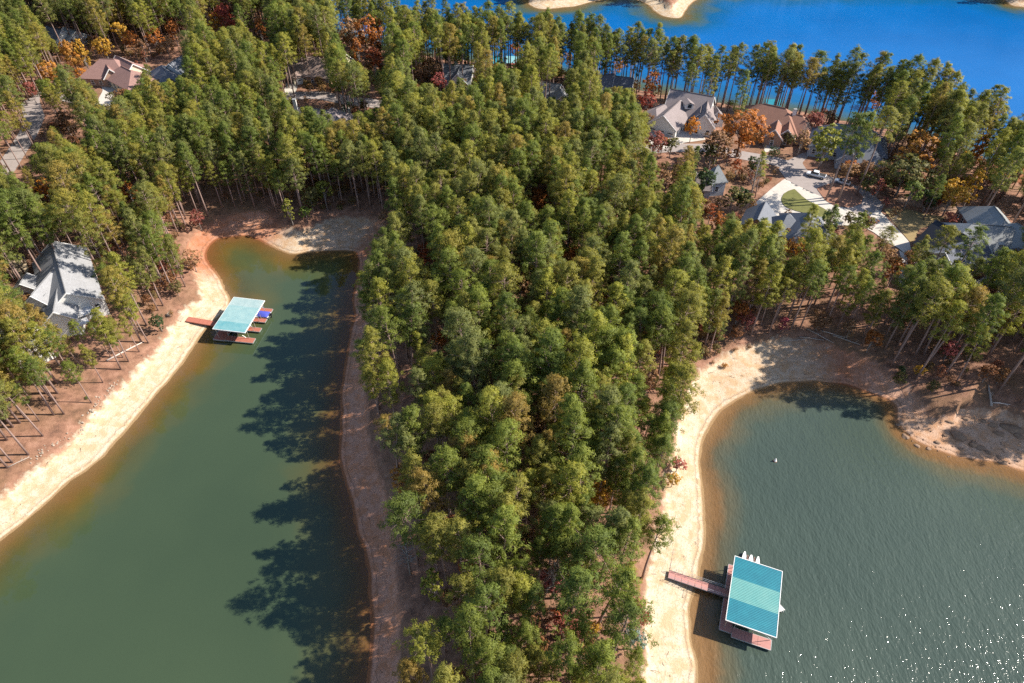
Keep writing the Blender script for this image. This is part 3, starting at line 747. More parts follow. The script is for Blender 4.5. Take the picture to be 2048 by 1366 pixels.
sheet('driveway', [(1526,290),(1555,284),(1562,297),(1530,306)], M_CONC, .12)
strip('road', [(4,350),(28,312),(56,268),(70,238),(60,205),(90,180),(190,212),(330,206),(470,196),(565,192),(640,190),(700,202),(770,210),(860,212),(1000,216),(1120,226),(1280,300)], 6.5, M_ASPH, .08)
sheet('driveway', [(200,163),(236,163),(242,176),(226,196),(224,214),(202,214),(196,200),(206,182)], M_CONC, .13)
sheet('lawn', [(229,184),(246,178),(252,190),(234,202)], M_DRYLAWN, .10)
sheet('driveway', [(334,164),(350,160),(344,206),(326,206)], M_CONC, .13)
sheet('driveway', [(580,150),(600,149),(592,186),(566,188)], M_CONC, .13)
sheet('driveway', [(683,214),(705,214),(700,240),(676,244)], M_CONC, .13)
sheet('driveway', [(1096,206),(1120,200),(1118,226),(1092,228)], M_CONC, .13)
sheet('driveway', [(14,512),(48,508),(58,540),(46,562),(26,556)], M_SANDY, .10)
strip('road', [(30,22),(60,12),(110,2),(180,-8)], 6.5, M_ASPH, .08)
sheet('lawn', [(35,4),(70,-4),(120,-4),(60,10)], M_SANDY, .06)
sheet('lawn', [(150,66),(178,64),(182,78),(156,80)], M_DRYLAWN, .10)

# ------------------------------------------------------------------ houses
SH = {k: shingle('shingles_' + k, c) for k, c in {'grey': (0.30, 0.30, 0.31), 'brown': (0.30, 0.175, 0.15), 'slate': (0.17, 0.18, 0.205), 'taupe': (0.26, 0.215, 0.21), 'rust': (0.30, 0.155, 0.11),
      'dark': (0.035, 0.038, 0.05), 'tan': (0.30, 0.22, 0.19), 'blue': (0.135, 0.145, 0.18), 'silver': (0.30, 0.31, 0.315)}.items()}
WL = {'white': P('white_siding', (0.78, 0.76, 0.72), .6, .06), 'tan': P('tan_brick', (0.40, 0.26, 0.19), .9, .25, 6), 'cream': P('cream_siding', (0.72, 0.64, 0.48), .7, .08),
      'brick': P('brown_brick', (0.26, 0.15, 0.11), .9, .3, 6), 'greyblue': P('grey_siding', (0.42, 0.45, 0.50), .7, .1)}
M_TRIM = P('white_trim', (0.8, 0.79, 0.77), .5, .05)
M_GLASS, _n, _l, _b = new_mat('window_glass'); _b.inputs['Base Color'].default_value = (0.02, 0.03, 0.04, 1); _b.inputs['Roughness'].default_value = 0.06
M_DECKW = P('deck_boards', (0.50, 0.47, 0.44), .8, .2, 3)

class House:
    def __init__(s, label, px, cat='house', name='house'):
        s.x, s.y, s.z = ground(*px); s.o = Vector((s.x, s.y, s.z))
        s.root = thing(name, label, cat, (s.x, s.y, s.z))
    def loc(s, p): return Vector(p) - s.o
    def put(s, name, mb, m, parent=None, uv=False, label=None):
        me = mesh_from(name, [Vector(p) - s.o for p in mb.v], mb.f, m)
        if uv:
            u = me.uv_layers.new(name='UVMap')
            for poly in me.polygons:
                nrm = poly.normal; a = Vector((0, 0, 1)).cross(nrm)
                a = a.normalized() if a.length > 1e-3 else Vector((1, 0, 0)); b = nrm.cross(a)
                for li in poly.loop_indices:
                    c = me.vertices[me.loops[li].vertex_index].co; u.data[li].uv = (c.dot(a), c.dot(b))
        o = link(name, me, parent or s.root)
        if label: o['label'] = label
        return o
    def block(s, a, b, hw, hr, he, kind='gable', roof='grey', wall='white', wins=True, over=0.45, trim=True, hipl=1.0, garage=None):
        """one roofed volume; a, b: ridge ends as seen in the photo, hr ridge height, he eave height, hw half width"""
        A = Vector((*at(*a, s.z + hr), s.z + hr)); B = Vector((*at(*b, s.z + hr), s.z + hr))
        if (A - B).length < 0.5: B = A + Vector((0.5, 0.1, 0))
        t = (B - A).normalized(); n = Vector((-t.y, t.x, 0)); up = Vector((0, 0, 1)); ze = he - hr
        roofm, wallm = SH[roof], WL[wall]
        e = hw * hipl if kind == 'hip' else over
        mb = MB(); th = Vector((0, 0, -0.22))
        if kind == 'gable':
            A2, B2 = A - t * e, B + t * e
            for sg in (1, -1):
                q = [A2, B2, B2 + n * sg * hw + up * ze, A2 + n * sg * hw + up * ze]
                v = q + [p + th for p in q]
                fs = [(0, 1, 2, 3), (7, 6, 5, 4), (2, 6, 7, 3), (0, 3, 7, 4), (1, 5, 6, 2)]
                mb.add(v, fs if sg < 0 else [tuple(reversed(f)) for f in fs])
        else:
            c = [A - t * e + n * hw + up * ze, B + t * e + n * hw + up * ze, B + t * e - n * hw + up * ze, A - t * e - n * hw + up * ze]
            v = [A, B] + c + [p + th for p in c]
            mb.add(v, [(0, 2, 3, 1)[::-1], (1, 3, 4)[::-1], (1, 4, 5, 0)[::-1], (0, 5, 2)[::-1], (2, 6, 7, 3)[::-1], (3, 7, 8, 4)[::-1], (4, 8, 9, 5)[::-1], (5, 9, 6, 2)[::-1], (6, 9, 8, 7)[::-1]])
        bm = bmesh.new(); vs = [bm.verts.new(p) for p in mb.v]
        for f in mb.f: bm.faces.new([vs[i] for i in f])
        bmesh.ops.recalc_face_normals(bm, faces=bm.faces); mb.f = [tuple(v.index for v in f.verts) for f in bm.faces] if False else mb.f
        bm.free()
        rf = s.put('roof', mb, roofm, uv=True)
        cap = MB(); cap.tube([A + up * .02, B + up * .02], 0.16, 5); s.put('ridge_cap', cap, roofm, rf)
        # walls
        wi = hw - over; le = (e - over) if kind == 'hip' else 0
        zlow = -1.6
        c0, c1 = A - t * le, B + t * le
        base = [c0 + n * wi, c1 + n * wi, c1 - n * wi, c0 - n * wi]
        rise = (hr - he) * over / hw
        zt_ = he + rise - 0.26
        lo = [Vector((p.x, p.y, s.z + zlow)) for p in base]; hi = [Vector((p.x, p.y, s.z + zt_)) for p in base]
        v = lo + hi; f = [(0, 1, 5, 4), (2, 3, 7, 6)]
        if kind == 'gable':
            v += [c0 + up * -0.26, c1 + up * -0.26]; f += [(1, 2, 6, 9, 5), (3, 0, 4, 8, 7)]
        else: f += [(1, 2, 6, 5), (3, 0, 4, 7), (4, 5, 6, 7)]
        wb = MB().add(v, f); s.put('wall', wb, wallm)
        if kind == 'gable' and trim:
            for P0, sg in ((A - t * (e + .03), -1), (B + t * (e + .03), 1)):
                tb = MB()
                for q in (1, -1):
                    E_ = P0 + n * q * hw + up * ze; d = (E_ - P0); ln = d.length; d.normalize()
                    tb.obox((P0 + E_) / 2 + th * .6, d, t, d.cross(t), ln / 2, .05, .15)
                s.put('barge_board', tb, M_TRIM)
        if wins:
            camp = Vector((0, 0, CAMH))
            sides = [(c0, c1, n, wi), (c1, c0, -n, wi)]
            sides += [(c1 + n * wi, c1 - n * wi, t, 0), (c0 - n * wi, c0 + n * wi, -t, 0)]
            for p0, p1, nn, offs in sides:
                p0 = p0 + nn * offs; p1 = p1 + nn * offs; L = (p1 - p0).length
                mid = (p0 + p1) / 2
                if (camp - mid).normalized().dot(nn) < 0.12 or L < 2.4: continue
                if garage and abs(nn.dot(Vector(garage))) > .8 and nn.dot(Vector(garage)) > 0:
                    gk = max(1, int(L / 3.4))
                    for k in range(gk):
                        c = p0 + (p1 - p0) * (k + .5) / gk; c.z = s.z + 1.15
                        tt = (p1 - p0).normalized()
                        g_ = s.put('garage_door', MB().obox(c + nn * .05, tt, nn, up, 1.25, .06, 1.1), P('garage_white', (.7, .68, .64), .5, .05))
                        s.put('door_panel', MB().obox(c + nn * .12 + up * .55, tt, nn, up, 1.05, .02, .16), M_GLASS, g_)
                    continue
                k = max(1, int(L / 3.0)); tt = (p1 - p0).normalized()
                for j in range(k):
                    c = p0 + (p1 - p0) * (j + .5) / k; c.z = s.z + max(1.3, he * .52)
                    w_ = s.put('window', MB().obox(c + nn * .03, tt, nn, up, .62, .05, .85), M_TRIM)
                    s.put('pane', MB().obox(c + nn * .085 + up * .4, tt, nn, up, .5, .015, .33).obox(c + nn * .085 - up * .4, tt, nn, up, .5, .015, .33), M_GLASS, w_)
        return A, B
    def chimney(s, px, h, top, m=None, w=0.55):
        x, y = at(*px, s.z + top)
        c = s.put('chimney', MB().box((x, y, s.z + top - h / 2), (w * 2, w * 1.5, h)), m or WL['white'])
        s.put('chimney_cap', MB().box((x, y, s.z + top + .1), (w * 2.3, w * 1.8, .2)), P('cap_metal', (.3, .3, .3), .5), c)
    def dormer(s, px, h, hw=1.3, ln=3.0, d=(0.15, -1), roof='taupe', wall='white'):
        x, y = at(*px, s.z + h); d = Vector((d[0], d[1], 0)).normalized(); n = Vector((-d.y, d.x, 0)); c = Vector((x, y, s.z + h)); up = Vector((0, 0, 1))
        f0 = c; b0 = c - d * ln
        v = [f0 + n * hw - up * 1.6, f0 - n * hw - up * 1.6, b0 - n * hw - up * 1.6, b0 + n * hw - up * 1.6, f0 + n * hw, f0 - n * hw, b0 - n * hw, b0 + n * hw]
        q = s.put('dormer', MB().add(v, [(0, 1, 5, 4), (1, 2, 6, 5), (2, 3, 7, 6), (3, 0, 4, 7), (4, 5, 6, 7)]), WL[wall])
        r = MB()
        f1 = f0 + d * .3
        for sg in (1, -1):
            p = [f1 + up * .75, b0 + up * .75, b0 + n * sg * (hw + .3) - up * .1, f1 + n * sg * (hw + .3) - up * .1]
            r.add(p + [k - up * .12 for k in p], [(0, 1, 2, 3), (7, 6, 5, 4), (0, 3, 7, 4), (3, 2, 6, 7)])
        s.put('dormer_roof', r, SH[roof], q, uv=True)
        s.put('dormer_window', MB().obox(c + d * .04 - up * .7, n, d, up, .7, .04, .55), M_GLASS, q)

h = House('grey shingled house with cross gables and white porch above the left cove bank', (118, 610))
h.block((103,483), (131,584), 6.6, 8.6, 3.8, roof='grey', wall='white')
h.block((111,533), (62,590), 4.6, 7.6, 3.6, roof='grey', wall='white')
h.block((118,560), (106,622), 3.9, 7.2, 3.9, roof='grey', wall='white')
h.block((52,548), (40,566), 3.2, 5.4, 3.2, roof='grey', wall='white', garage=(-.7, -.7, 0))
def deck(hs, px4, z, m, rail=True):
    w = [Vector((*at(*p, hs.z + z), hs.z + z)) for p in px4]
    k = len(w); v = w + [p - Vector((0, 0, .25)) for p in w]
    d = hs.put('deck', MB().add(v, [tuple(range(k)), tuple(range(2 * k - 1, k - 1, -1))] + [(i, (i + 1) % k, (i + 1) % k + k, i + k)[::-1] for i in range(k)]), m)
    ps = MB()
    for p in w: ps.box((p.x, p.y, hs.z + z / 2 - .8), (.25, .25, z + 1.6 - .3))
    hs.put('deck_post', ps, M_TRIM, d)
    if rail:
        r = MB()
        for i in range(k):
            a, b = w[i], w[(i + 1) % k]; L = (b - a).length; nseg = max(2, int(L / 1.4))
            for hgt in (.35, .65, 1.0): r.tube([a + Vector((0, 0, hgt)), b + Vector((0, 0, hgt))], .035, 4)
            for j in range(nseg + 1): q = a.lerp(b, j / nseg); r.box((q.x, q.y, q.z + .5), (.09, .09, 1.0))
        hs.put('deck_railing', r, M_TRIM, d)
deck(h, [(166,553),(184,549),(198,583),(176,594)], 3.0, P('white_deck', (.66, .66, .68), .7, .12, 2))
deck(h, [(136,610),(168,596),(190,622),(150,636)], 2.8, P('white_deck', (.66, .66, .68), .7, .12, 2))
deck(h, [(138,636),(166,624),(180,644),(152,652)], 1.6, P('white_deck', (.66, .66, .68), .7, .12, 2), rail=False)
h.put('skylight', MB().box((*at(86,590, h.z + 6.1), h.z + 6.1), (.9, 1.2, .25)), M_GLASS)

h = House('brown roofed brick house with cream garage beside golden trees', (222, 158))
h.block((200,117), (228,118), 7.2, 8.2, 3.2, 'hip', 'brown', 'tan')
h.block((232,111), (264,127), 5.6, 8.0, 3.4, 'gable', 'brown', 'cream')
h.block((209,123), (217,137), 3.2, 6.8, 3.4, 'gable', 'brown', 'tan')
h.block((242,132), (262,142), 6.2, 6.9, 3.1, 'hip', 'brown', 'cream', garage=(.3, -1, 0))
h = House('dark slate roofed white house with a portico beside the brown roofed house', (334, 152))
h.block((362,112), (338,127), 5.6, 7.4, 3.2, 'gable', 'slate', 'white')
h.block((322,130), (330,141), 4.6, 6.4, 3.1, 'hip', 'slate', 'white')
h = House('tan hipped roof house behind tall pines above the street driveway', (604, 146))
h.block((602,111), (636,114), 7.5, 8.0, 3.1, 'hip', 'tan', 'tan')
h.block((592,124), (598,131), 4.5, 5.6, 3.0, 'hip', 'tan', 'cream', garage=(.1, -1, 0))
h = House('taupe roofed house with tall white chimney below the shaded street', (640, 238))
h.block((606,214), (668,222), 7.5, 7.4, 3.1, 'hip', 'taupe', 'white')
h.block((664,216), (676,236), 5, 6.4, 3.2, 'gable', 'taupe', 'white')
h.chimney((588,199), 7.0, 9.6)
h = House('slate gabled house with thin white chimney next to the rose red tree', (914, 158))
h.block((890,127), (944,130), 7.0, 8.4, 3.4, 'gable', 'slate', 'white')
h.block((918,134), (914,147), 4.2, 7.6, 3.3, 'gable', 'slate', 'white')
h.chimney((912,113), 4.0, 10.4)
h = House('white sided house with grey roof nearly hidden by pines', (1104, 190))
h.block((1076,162), (1120,168), 6.5, 8.2, 3.4, 'gable', 'grey', 'white')
h.block((1118,172), (1124,190), 5.0, 7.6, 3.4, 'gable', 'grey', 'white')
h = House('blue grey roofed white house by the far water behind pines', (1236, 178))
h.block((1200,150), (1228,148), 6.0, 8.4, 3.4, 'hip', 'blue', 'white')
h.block((1232,152), (1266,156), 6.2, 8.0, 3.4, 'gable', 'blue', 'white')
h = House('large taupe roofed white house with dormer and front garage wing', (1366, 246))
h.block((1343,178), (1427,193), 7.6, 9.6, 3.6, 'gable', 'taupe', 'white')
h.block((1360,201), (1328,230), 5.6, 7.6, 3.3, 'gable', 'taupe', 'white', garage=(-.2, -1, 0))
h.block((1328,209), (1312,217), 4.6, 6.0, 3.2, 'hip', 'taupe', 'tan')
h.block((1416,199), (1411,228), 4.2, 8.4, 3.6, 'gable', 'taupe', 'white')
h.block((1403,212), (1400,226), 3.2, 7.0, 3.4, 'gable', 'taupe', 'tan')
h.dormer((1380,209), 7.6, 1.5, 3.6)
h.block((1431,212), (1437,222), 3.0, 6.0, 3.2, 'gable', 'taupe', 'white')
h = House('rust brown hipped roof house with twin front gables beside the orange oak', (1566, 272))
h.block((1528,207), (1572,217), 7.4, 8.8, 3.3, 'hip', 'rust', 'tan')
h.block((1584,226), (1606,232), 6.6, 7.6, 3.2, 'hip', 'rust', 'tan')
h.block((1556,241), (1551,258), 3.4, 6.6, 3.2, 'gable', 'rust', 'tan')
h.block((1579,243), (1577,258), 3.2, 6.4, 3.2, 'gable', 'rust', 'tan')
h.chimney((1591,219), 4.2, 9.2, WL['white'], .5)
h = House('dark slate roofed grey house with rounded wing above the parked cars', (1712, 318))
h.block((1674,247), (1742,257), 7.0, 9.4, 3.6, 'hip', 'slate', 'greyblue')
h.block((1734,264), (1744,290), 5.4, 8.4, 3.5, 'hip', 'slate', 'greyblue')
h.block((1702,276), (1704,302), 3.6, 6.8, 3.4, 'gable', 'slate', 'greyblue')
h.chimney((1702,241), 3.4, 10.8, WL['brick'], .5)
h = House('small house with pointed grey tower roof among red trees', (1424, 366))
h.block((1434.6,331), (1435,331.4), 2.8, 9.0, 4.6, 'hip', 'silver', 'greyblue')
h.block((1396,344), (1424,346), 4.5, 6.6, 3.0, 'gable', 'taupe', 'greyblue')
h = House('slate roofed house with two pyramid hips beside the curved driveway', (1586, 462))
h.block((1531,404), (1516,436), 4.6, 7.2, 3.2, 'gable', 'slate', 'tan', trim=False)
h.block((1575,428), (1576,429), 4.6, 7.0, 3.1, 'hip', 'slate', 'tan')
h.block((1617,425), (1620,437), 6.0, 7.8, 3.1, 'hip', 'slate', 'tan')
h.block((1630,447), (1652,458), 4.6, 6.4, 3.0, 'hip', 'slate', 'tan')
h = House('house with near black roof planes and long white eave line', (1930, 530))
h.block((1874,441), (1934,472), 6.8, 8.2, 3.2, 'gable', 'dark', 'brick', trim=False)
h.block((1893,503), (1964,470), 5.8, 8.0, 3.6, 'gable', 'blue', 'white')
h.block((1872,520), (1896,508), 4.2, 6.6, 3.2, 'gable', 'slate', 'white')
h.chimney((2002,488), 5.0, 6.0, WL['white'], .7)
h = House('brick house with pale grey hipped roofs and long ridge', (1990, 490))
h.block((1945,447), (2024,454), 6.2, 7.6, 3.2, 'hip', 'silver', 'brick')
h.block((1988,412), (2010,440), 6.0, 7.4, 3.1, 'hip', 'silver', 'brick')
h.block((2034,446), (2060,462), 5.6, 8.2, 3.3, 'hip', 'silver', 'brick')
h = House('weathered grey roofed house at the edge under left bank pines', (30, 700))
h.block((4,650), (44,662), 5.5, 6.6, 3.2, 'gable', 'grey', 'white')
h.block((30,666), (54,690), 4.0, 5.6, 3.0, 'gable', 'grey', 'white')
h = House('white house with dark roof far off among the top pines', (130, 72))
h.block((94,52), (122,60), 5.6, 7.6, 3.4, 'gable', 'slate', 'white')
h.block((128,54), (150,62), 5.5, 6.6, 3.2, 'gable', 'silver', 'white')
h = House('pink brick house behind the rust coloured trees near the lake', (800, 116))
h.block((786,92), (812,96), 6.0, 7.6, 3.4, 'gable', 'tan', 'cream')
h = House('beige house with brown roof beyond the orange trees', (690, 128))
h.block((664,106), (690,108), 6.0, 7.6, 3.4, 'gable', 'tan', 'cream')

# ------------------------------------------------------------------ boat docks
M_REDDECK = P('red_deck', (0.36, 0.125, 0.085), .75, .2, 2.5)
M_PINKDECK = P('pink_deck', (0.42, 0.20, 0.175), .75, .2, 2.5)
M_POST = P('galvanised', (0.62, 0.63, 0.62), .4, .08, 2, .6)
M_DARKRAIL = P('dark_steel', (0.10, 0.10, 0.11), .5, .1)
M_FLOAT = P('black_float', (0.03, 0.03, 0.035), .6)
M_WHITEPL = P('white_gelcoat', (0.80, 0.79, 0.76), .25, .05, 1, 0, .5)
M_BLUECOVER = P('blue_canvas', (0.055, 0.075, 0.40), .8, .2, 2)
def metal_roof(name, col, fade):
    m, n, l, b = new_mat(name)
    f = N_noise(n, l, 0.5, 4); f2 = N_noise(n, l, 3.5, 5)
    c = N_mix(n, l, N_ramp(n, l, f, [(.35, (0, 0, 0)), (.7, (1, 1, 1))]), col, fade)
    c = N_mix(n, l, N_ramp(n, l, f2, [(.45, (0, 0, 0)), (.8, (.45,) * 3)]), c, tuple(v * .72 for v in col))
    l.new(c, b.inputs['Base Color']); b.inputs['Roughness'].default_value = .5; b.inputs['Specular IOR Level'].default_value = .35
    return m

def dock(label, px, colors, fingers, deckm, ext, gang=None, zroof=4.0):
    """px: roof corners seen in the photo (shore-near, lake-near, lake-far, shore-far)"""
    w = [Vector((*at(*p, zroof), 0)) for p in px]
    o = w[0]; ex = ((w[1] - w[0]) + (w[2] - w[3])).normalized(); ey = Vector((-ex.y, ex.x, 0)); Lx = ((w[1] - w[0]).length + (w[2] - w[3]).length) / 2; Ly = ((w[3] - w[0]).length + (w[2] - w[1]).length) / 2
    rz = math.atan2(ex.y, ex.x)
    r = thing('boat_dock', label, 'boat dock', (o.x, o.y, 0), rz)
    n = len(colors); rib = .30
    for i, cm in enumerate(colors):                       # ribbed sheets, each with its own fade
        y0, y1 = Ly * i / n, Ly * (i + 1) / n; v = []; f = []
        k = int(round((y1 - y0) / rib)); st = (y1 - y0) / k
        prof = []
        for j in range(k): prof += [(y0 + j * st, 0), (y0 + (j + .74) * st, 0), (y0 + (j + .80) * st, .055), (y0 + (j + .94) * st, .055)]
        prof.append((y1, 0))
        for (yy, zz) in prof: v += [(-.1, yy, zroof + zz + .18), (Lx + .1, yy, zroof + zz - .12)]
        for j in range(len(prof) - 1): f.append((2 * j, 2 * j + 1, 2 * j + 3, 2 * j + 2))
        part('roof_sheet', MB().add(v, f), cm, r)
    fr = MB()
    for x in (-.14, Lx + .14): fr.box((x, Ly / 2, zroof + (.06 if x < 0 else -.2)), (.1, Ly + .3, .26))
    for y in (-.1, Ly + .1): fr.obox((Lx / 2, y, zroof - .09), (1, 0, -.03), (0, 1, 0), (.03, 0, 1), Lx / 2 + .1, .05, .12)
    part('roof_frame', fr, M_TRIM, r)
    bm_ = MB()
    for y in np.linspace(.4, Ly - .4, 5): bm_.obox((Lx / 2, y, zroof - .28), (1, 0, -.03), (0, 1, 0), (.03, 0, 1), Lx / 2, .05, .09)
    part('roof_truss', bm_, M_POST, r)
    def plank(x0, x1, y0, y1):
        k = max(2, int(round(max(x1 - x0, y1 - y0) / 2.1))); lx = (x1 - x0) > (y1 - y0)
        for j in range(k):
            if lx: a, b, c_, d = x0 + (x1 - x0) * j / k, x0 + (x1 - x0) * (j + 1) / k - .03, y0, y1
            else: a, b, c_, d = x0, x1, y0 + (y1 - y0) * j / k, y0 + (y1 - y0) * (j + 1) / k - .03
            part('deck_panel', MB().box(((a + b) / 2, (c_ + d) / 2, .52), (b - a, d - c_, .12)), deckm, r)
        part('deck_edge', MB().box(((x0 + x1) / 2, y0 - .03, .46), (x1 - x0, .06, .26)).box(((x0 + x1) / 2, y1 + .03, .46), (x1 - x0, .06, .26)).box((x0 - .03, (y0 + y1) / 2, .46), (.06, y1 - y0, .26)).box((x1 + .03, (y0 + y1) / 2, .46), (.06, y1 - y0, .26)), M_POST, r)
        part('float', MB().box(((x0 + x1) / 2, (y0 + y1) / 2, .12), ((x1 - x0) * .94, (y1 - y0) * .9, .6)), M_FLOAT, r)
    plank(ext[0], ext[1], -.3, Ly + ext[2])
    for (y0, y1, x1) in fingers:
        plank(ext[1] + .05, x1, y0, y1)
        for x in (ext[1] + .3, (Lx + ext[1]) / 2, Lx - .25):
            for yy in (y0 + .12, y1 - .12):
                if 0 <= yy <= Ly: part('post', MB().tube([(x, yy, .55), (x, yy, zroof - .1 - .03 * x)], .055, 6), M_POST, r)
        if y0 >= -1: part('brace', MB().tube([(Lx - .25, max(.2, y0 + .12), 1.9), (Lx - 2.2, max(.2, y0 + .12), zroof - .45)], .04, 5), M_POST, r)
    for yy in np.linspace(.3, Ly - .3, 5): part('post', MB().tube([(.25, yy, .55), (.25, yy, zroof)], .055, 6), M_POST, r)
    return r, o, ex, ey, rz, Lx, Ly

R_TEAL = metal_roof('teal_metal', (0.003, 0.135, 0.185), (0.006, 0.165, 0.215)); R_MINT = metal_roof('mint_metal', (0.085, 0.26, 0.25), (0.12, 0.29, 0.27))
R_AQUA1 = metal_roof('faded_aqua_metal', (0.22, 0.36, 0.37), (0.30, 0.42, 0.41)); R_AQUA2 = metal_roof('aqua_metal', (0.11, 0.29, 0.32), (0.20, 0.36, 0.37)); R_AQUA0 = metal_roof('pale_aqua_metal', (0.28, 0.38, 0.38), (0.35, 0.43, 0.42))
r2, o2, ex2, ey2, rz2, Lx2, Ly2 = dock('covered boat dock with ribbed teal roof and pale middle band off the cream beach',
    [(1453,1240),(1551.4,1273.7),(1564.5,1143),(1471.5,1114.6)], [R_TEAL, R_MINT, R_TEAL], [(-.9, .9, 8.3), (5.3, 6.9, 8.0), (10.8, 12.4, 8.0)], M_PINKDECK, (-.5, 1.6, .2))
r1, o1, ex1, ey1, rz1, Lx1, Ly1 = dock('covered boat dock with faded aqua roof and red decks in the left cove',
    [(427.2,658),(488.8,664.4),(528.6,601),(470,595.8)], [R_AQUA2, R_AQUA1, R_AQUA1, R_AQUA0], [(-.2, 1.5, 9.4), (4.0, 5.4, 9.4), (7.6, 9.0, 9.4), (11.4, 12.9, 9.4)], M_REDDECK, (-1.1, 2.0, .4))
for nm, lab, px in (('boat_dock', 'bright teal dock roof glimpsed between far shoreline trunks', [(986,127),(1008,127),(1006,112),(986,112)]),
                    ('boat_dock', 'wide turquoise dock roof beside the glimpsed teal one on the far shore', [(1012,126),(1040,126),(1038,112),(1012,112)]),
                    ('boat_dock', 'green teal dock roof behind the rust roofed house', [(1532,214),(1562,214),(1562,198),(1532,198)])):
    w = [Vector((*at(*p, 3.6), 3.6)) for p in px]; c = sum(w, Vector()) / 4
    t = thing('boat_dock', lab, 'boat dock', (c.x, c.y, 0))
    d = [p - Vector((c.x, c.y, 0)) for p in w]
    part('roof_sheet', MB().add(d + [p - Vector((0, 0, .15)) for p in d], [(0, 1, 2, 3), (7, 6, 5, 4), (0, 4, 5, 1), (1, 5, 6, 2), (2, 6, 7, 3), (3, 7, 4, 0)]), R_TEAL if 'wide' not in lab else R_AQUA2, t)
    for p in d: part('post', MB().tube([p * .92 + Vector((0, 0, -p.z * .92 + .3)), p * .92 + Vector((0, 0, p.z * .08 - .1))], .08, 5), M_POST, t)
    sx = max(abs(p.x) for p in d); sy = max(abs(p.y) for p in d)
    part('deck', MB().box((0, sy * .85, .45), (sx * 2, sy * .4, .2)).box((-sx * .85, 0, .44), (sx * .4, sy * 1.3, .2)), M_REDDECK, t)

def gangway(label, a, b, z0, z1, width, deckm, rails, nb):
    A = Vector((*at(*a, z0), z0)); B = Vector((*at(*b, z1), z1)); d = (B - A); L = d.length; t = d.normalized(); s = Vector((-t.y, t.x, 0)).normalized(); up = s.cross(t) * -1
    up = t.cross(s); up = up if up.z > 0 else -up
    g = thing('gangway', label, 'gangway', A)
    for i in range(nb):
        c = t * L * (i + .5) / nb
        part('deck_panel', MB().obox(c, t, s, up, L / nb / 2 - .025, width / 2, .05), deckm, g)
    part('side_beam', MB().obox(t * L / 2 + s * (width / 2 + .06) - up * .08, t, s, up, L / 2, .05, .14).obox(t * L / 2 - s * (width / 2 + .06) - up * .08, t, s, up, L / 2, .05, .14), M_DARKRAIL if rails else M_REDDECK, g)
    if rails:
        for sg in (1, -1):
            r = MB()
            for hgt in (.5, 1.0): r.tube([s * sg * (width / 2 + .1) + up * hgt, t * L + s * sg * (width / 2 + .1) + up * hgt], .03, 4)
            for i in range(nb + 1): r.tube([t * L * i / nb + s * sg * (width / 2 + .1), t * L * i / nb + s * sg * (width / 2 + .1) + up * 1.02], .03, 4)
            part('railing', r, M_POST, g)
    return g
gangway('pink brown railed gangway from the cream beach to the teal dock', (1337,1148), (1457,1188), 1.35, .75, 1.5, M_PINKDECK, True, 9)
gangway('red plank gangway from the concrete pad to the aqua dock', (374,638), (432,648), 1.5, .75, 1.5, M_REDDECK, False, 7)
sx, sy, sz = ground(336, 626)
st = thing('beach_stairs', 'weathered timber steps leading down to the red gangway', 'stairs', (sx, sy, sz))
e0 = Vector((sx, sy, sz)); e1 = Vector(ground(364, 634)); dd = e1 - e0
for i in range(8):
    c = dd * (i + .5) / 8; part('step', MB().obox(c + Vector((0, 0, .18)), (dd.x, dd.y, 0), (-dd.y, dd.x, 0), (0, 0, 1), .18 / 1, 0, 0) if False else MB().obox(c + Vector((0, 0, .22)), Vector((dd.x, dd.y, 0)).normalized(), Vector((-dd.y, dd.x, 0)).normalized(), (0, 0, 1), .2, .9, .05), P('old_timber', (.45, .36, .28), .9, .25, 3), st)
part('stringer', MB().tube([dd * 0 + Vector((dd.y, -dd.x, 0)).normalized() * .9 + Vector((0, 0, .1)), dd + Vector((dd.y, -dd.x, 0)).normalized() * .9 + Vector((0, 0, .1))], .08, 4), P('old_timber', (.45, .36, .28)), st)
sheet('pavement', [(356,634),(378,626),(392,640),(372,652),(352,644)], M_SANDY, .10)

def boat_hull(L, Wd_, hgt, nose=.42):
    v = []; f = []; ns = 9
    for i in range(ns):
        u = i / (ns - 1); w = Wd_ / 2 * (1 if u < nose else math.sqrt(max(0.0, 1 - ((u - nose) / (1 - nose)) ** 2)) * .98 + .02); k = hgt * (1 + .25 * u)
        v += [(u * L, -w, k), (u * L, -w * .7, .1 * u), (u * L, 0, -.18 + .2 * u * u), (u * L, w * .7, .1 * u), (u * L, w, k)]
    for i in range(ns - 1):
        for j in range(4): f.append((i * 5 + j, i * 5 + j + 1, i * 5 + j + 6, i * 5 + j + 5))
    f += [(0, 4, 3, 2, 1)]
    dk = [i * 5 for i in range(ns)] + [i * 5 + 4 for i in reversed(range(ns))]
    return MB().add(v, f), MB().add([(x, y * .93, z - .06) for (x, y, z) in (v[i] for i in dk)], [tuple(range(len(dk)))[::-1]])
def place(o, origin, rz, x, y, z, turn=0):
    c, s_ = math.cos(rz), math.sin(rz); o.location = (origin.x + c * x - s_ * y, origin.y + s_ * x + c * y, z); o.rotation_euler = (0, 0, rz + turn)
b = thing('motorboat', 'motorboat under a blue canvas cover in the aqua dock slip', 'boat')
hl, dk = boat_hull(6.2, 2.3, .75); part('hull', hl, M_WHITEPL, b, True); part('cockpit_floor', dk, M_WHITEPL, b)
cv = MB(); pv = []
for i in range(8):
    u = i / 7; ww = 1.12 * (1 if u < .5 else math.sqrt(1 - ((u - .5) / .5) ** 2 * .9)); hh = .95 + .5 * math.sin(u * math.pi)
    pv += [(u * 5.6 + .15, -ww, .86), (u * 5.6 + .15, -ww * .5, hh), (u * 5.6 + .15, 0, hh + .12), (u * 5.6 + .15, ww * .5, hh), (u * 5.6 + .15, ww, .86)]
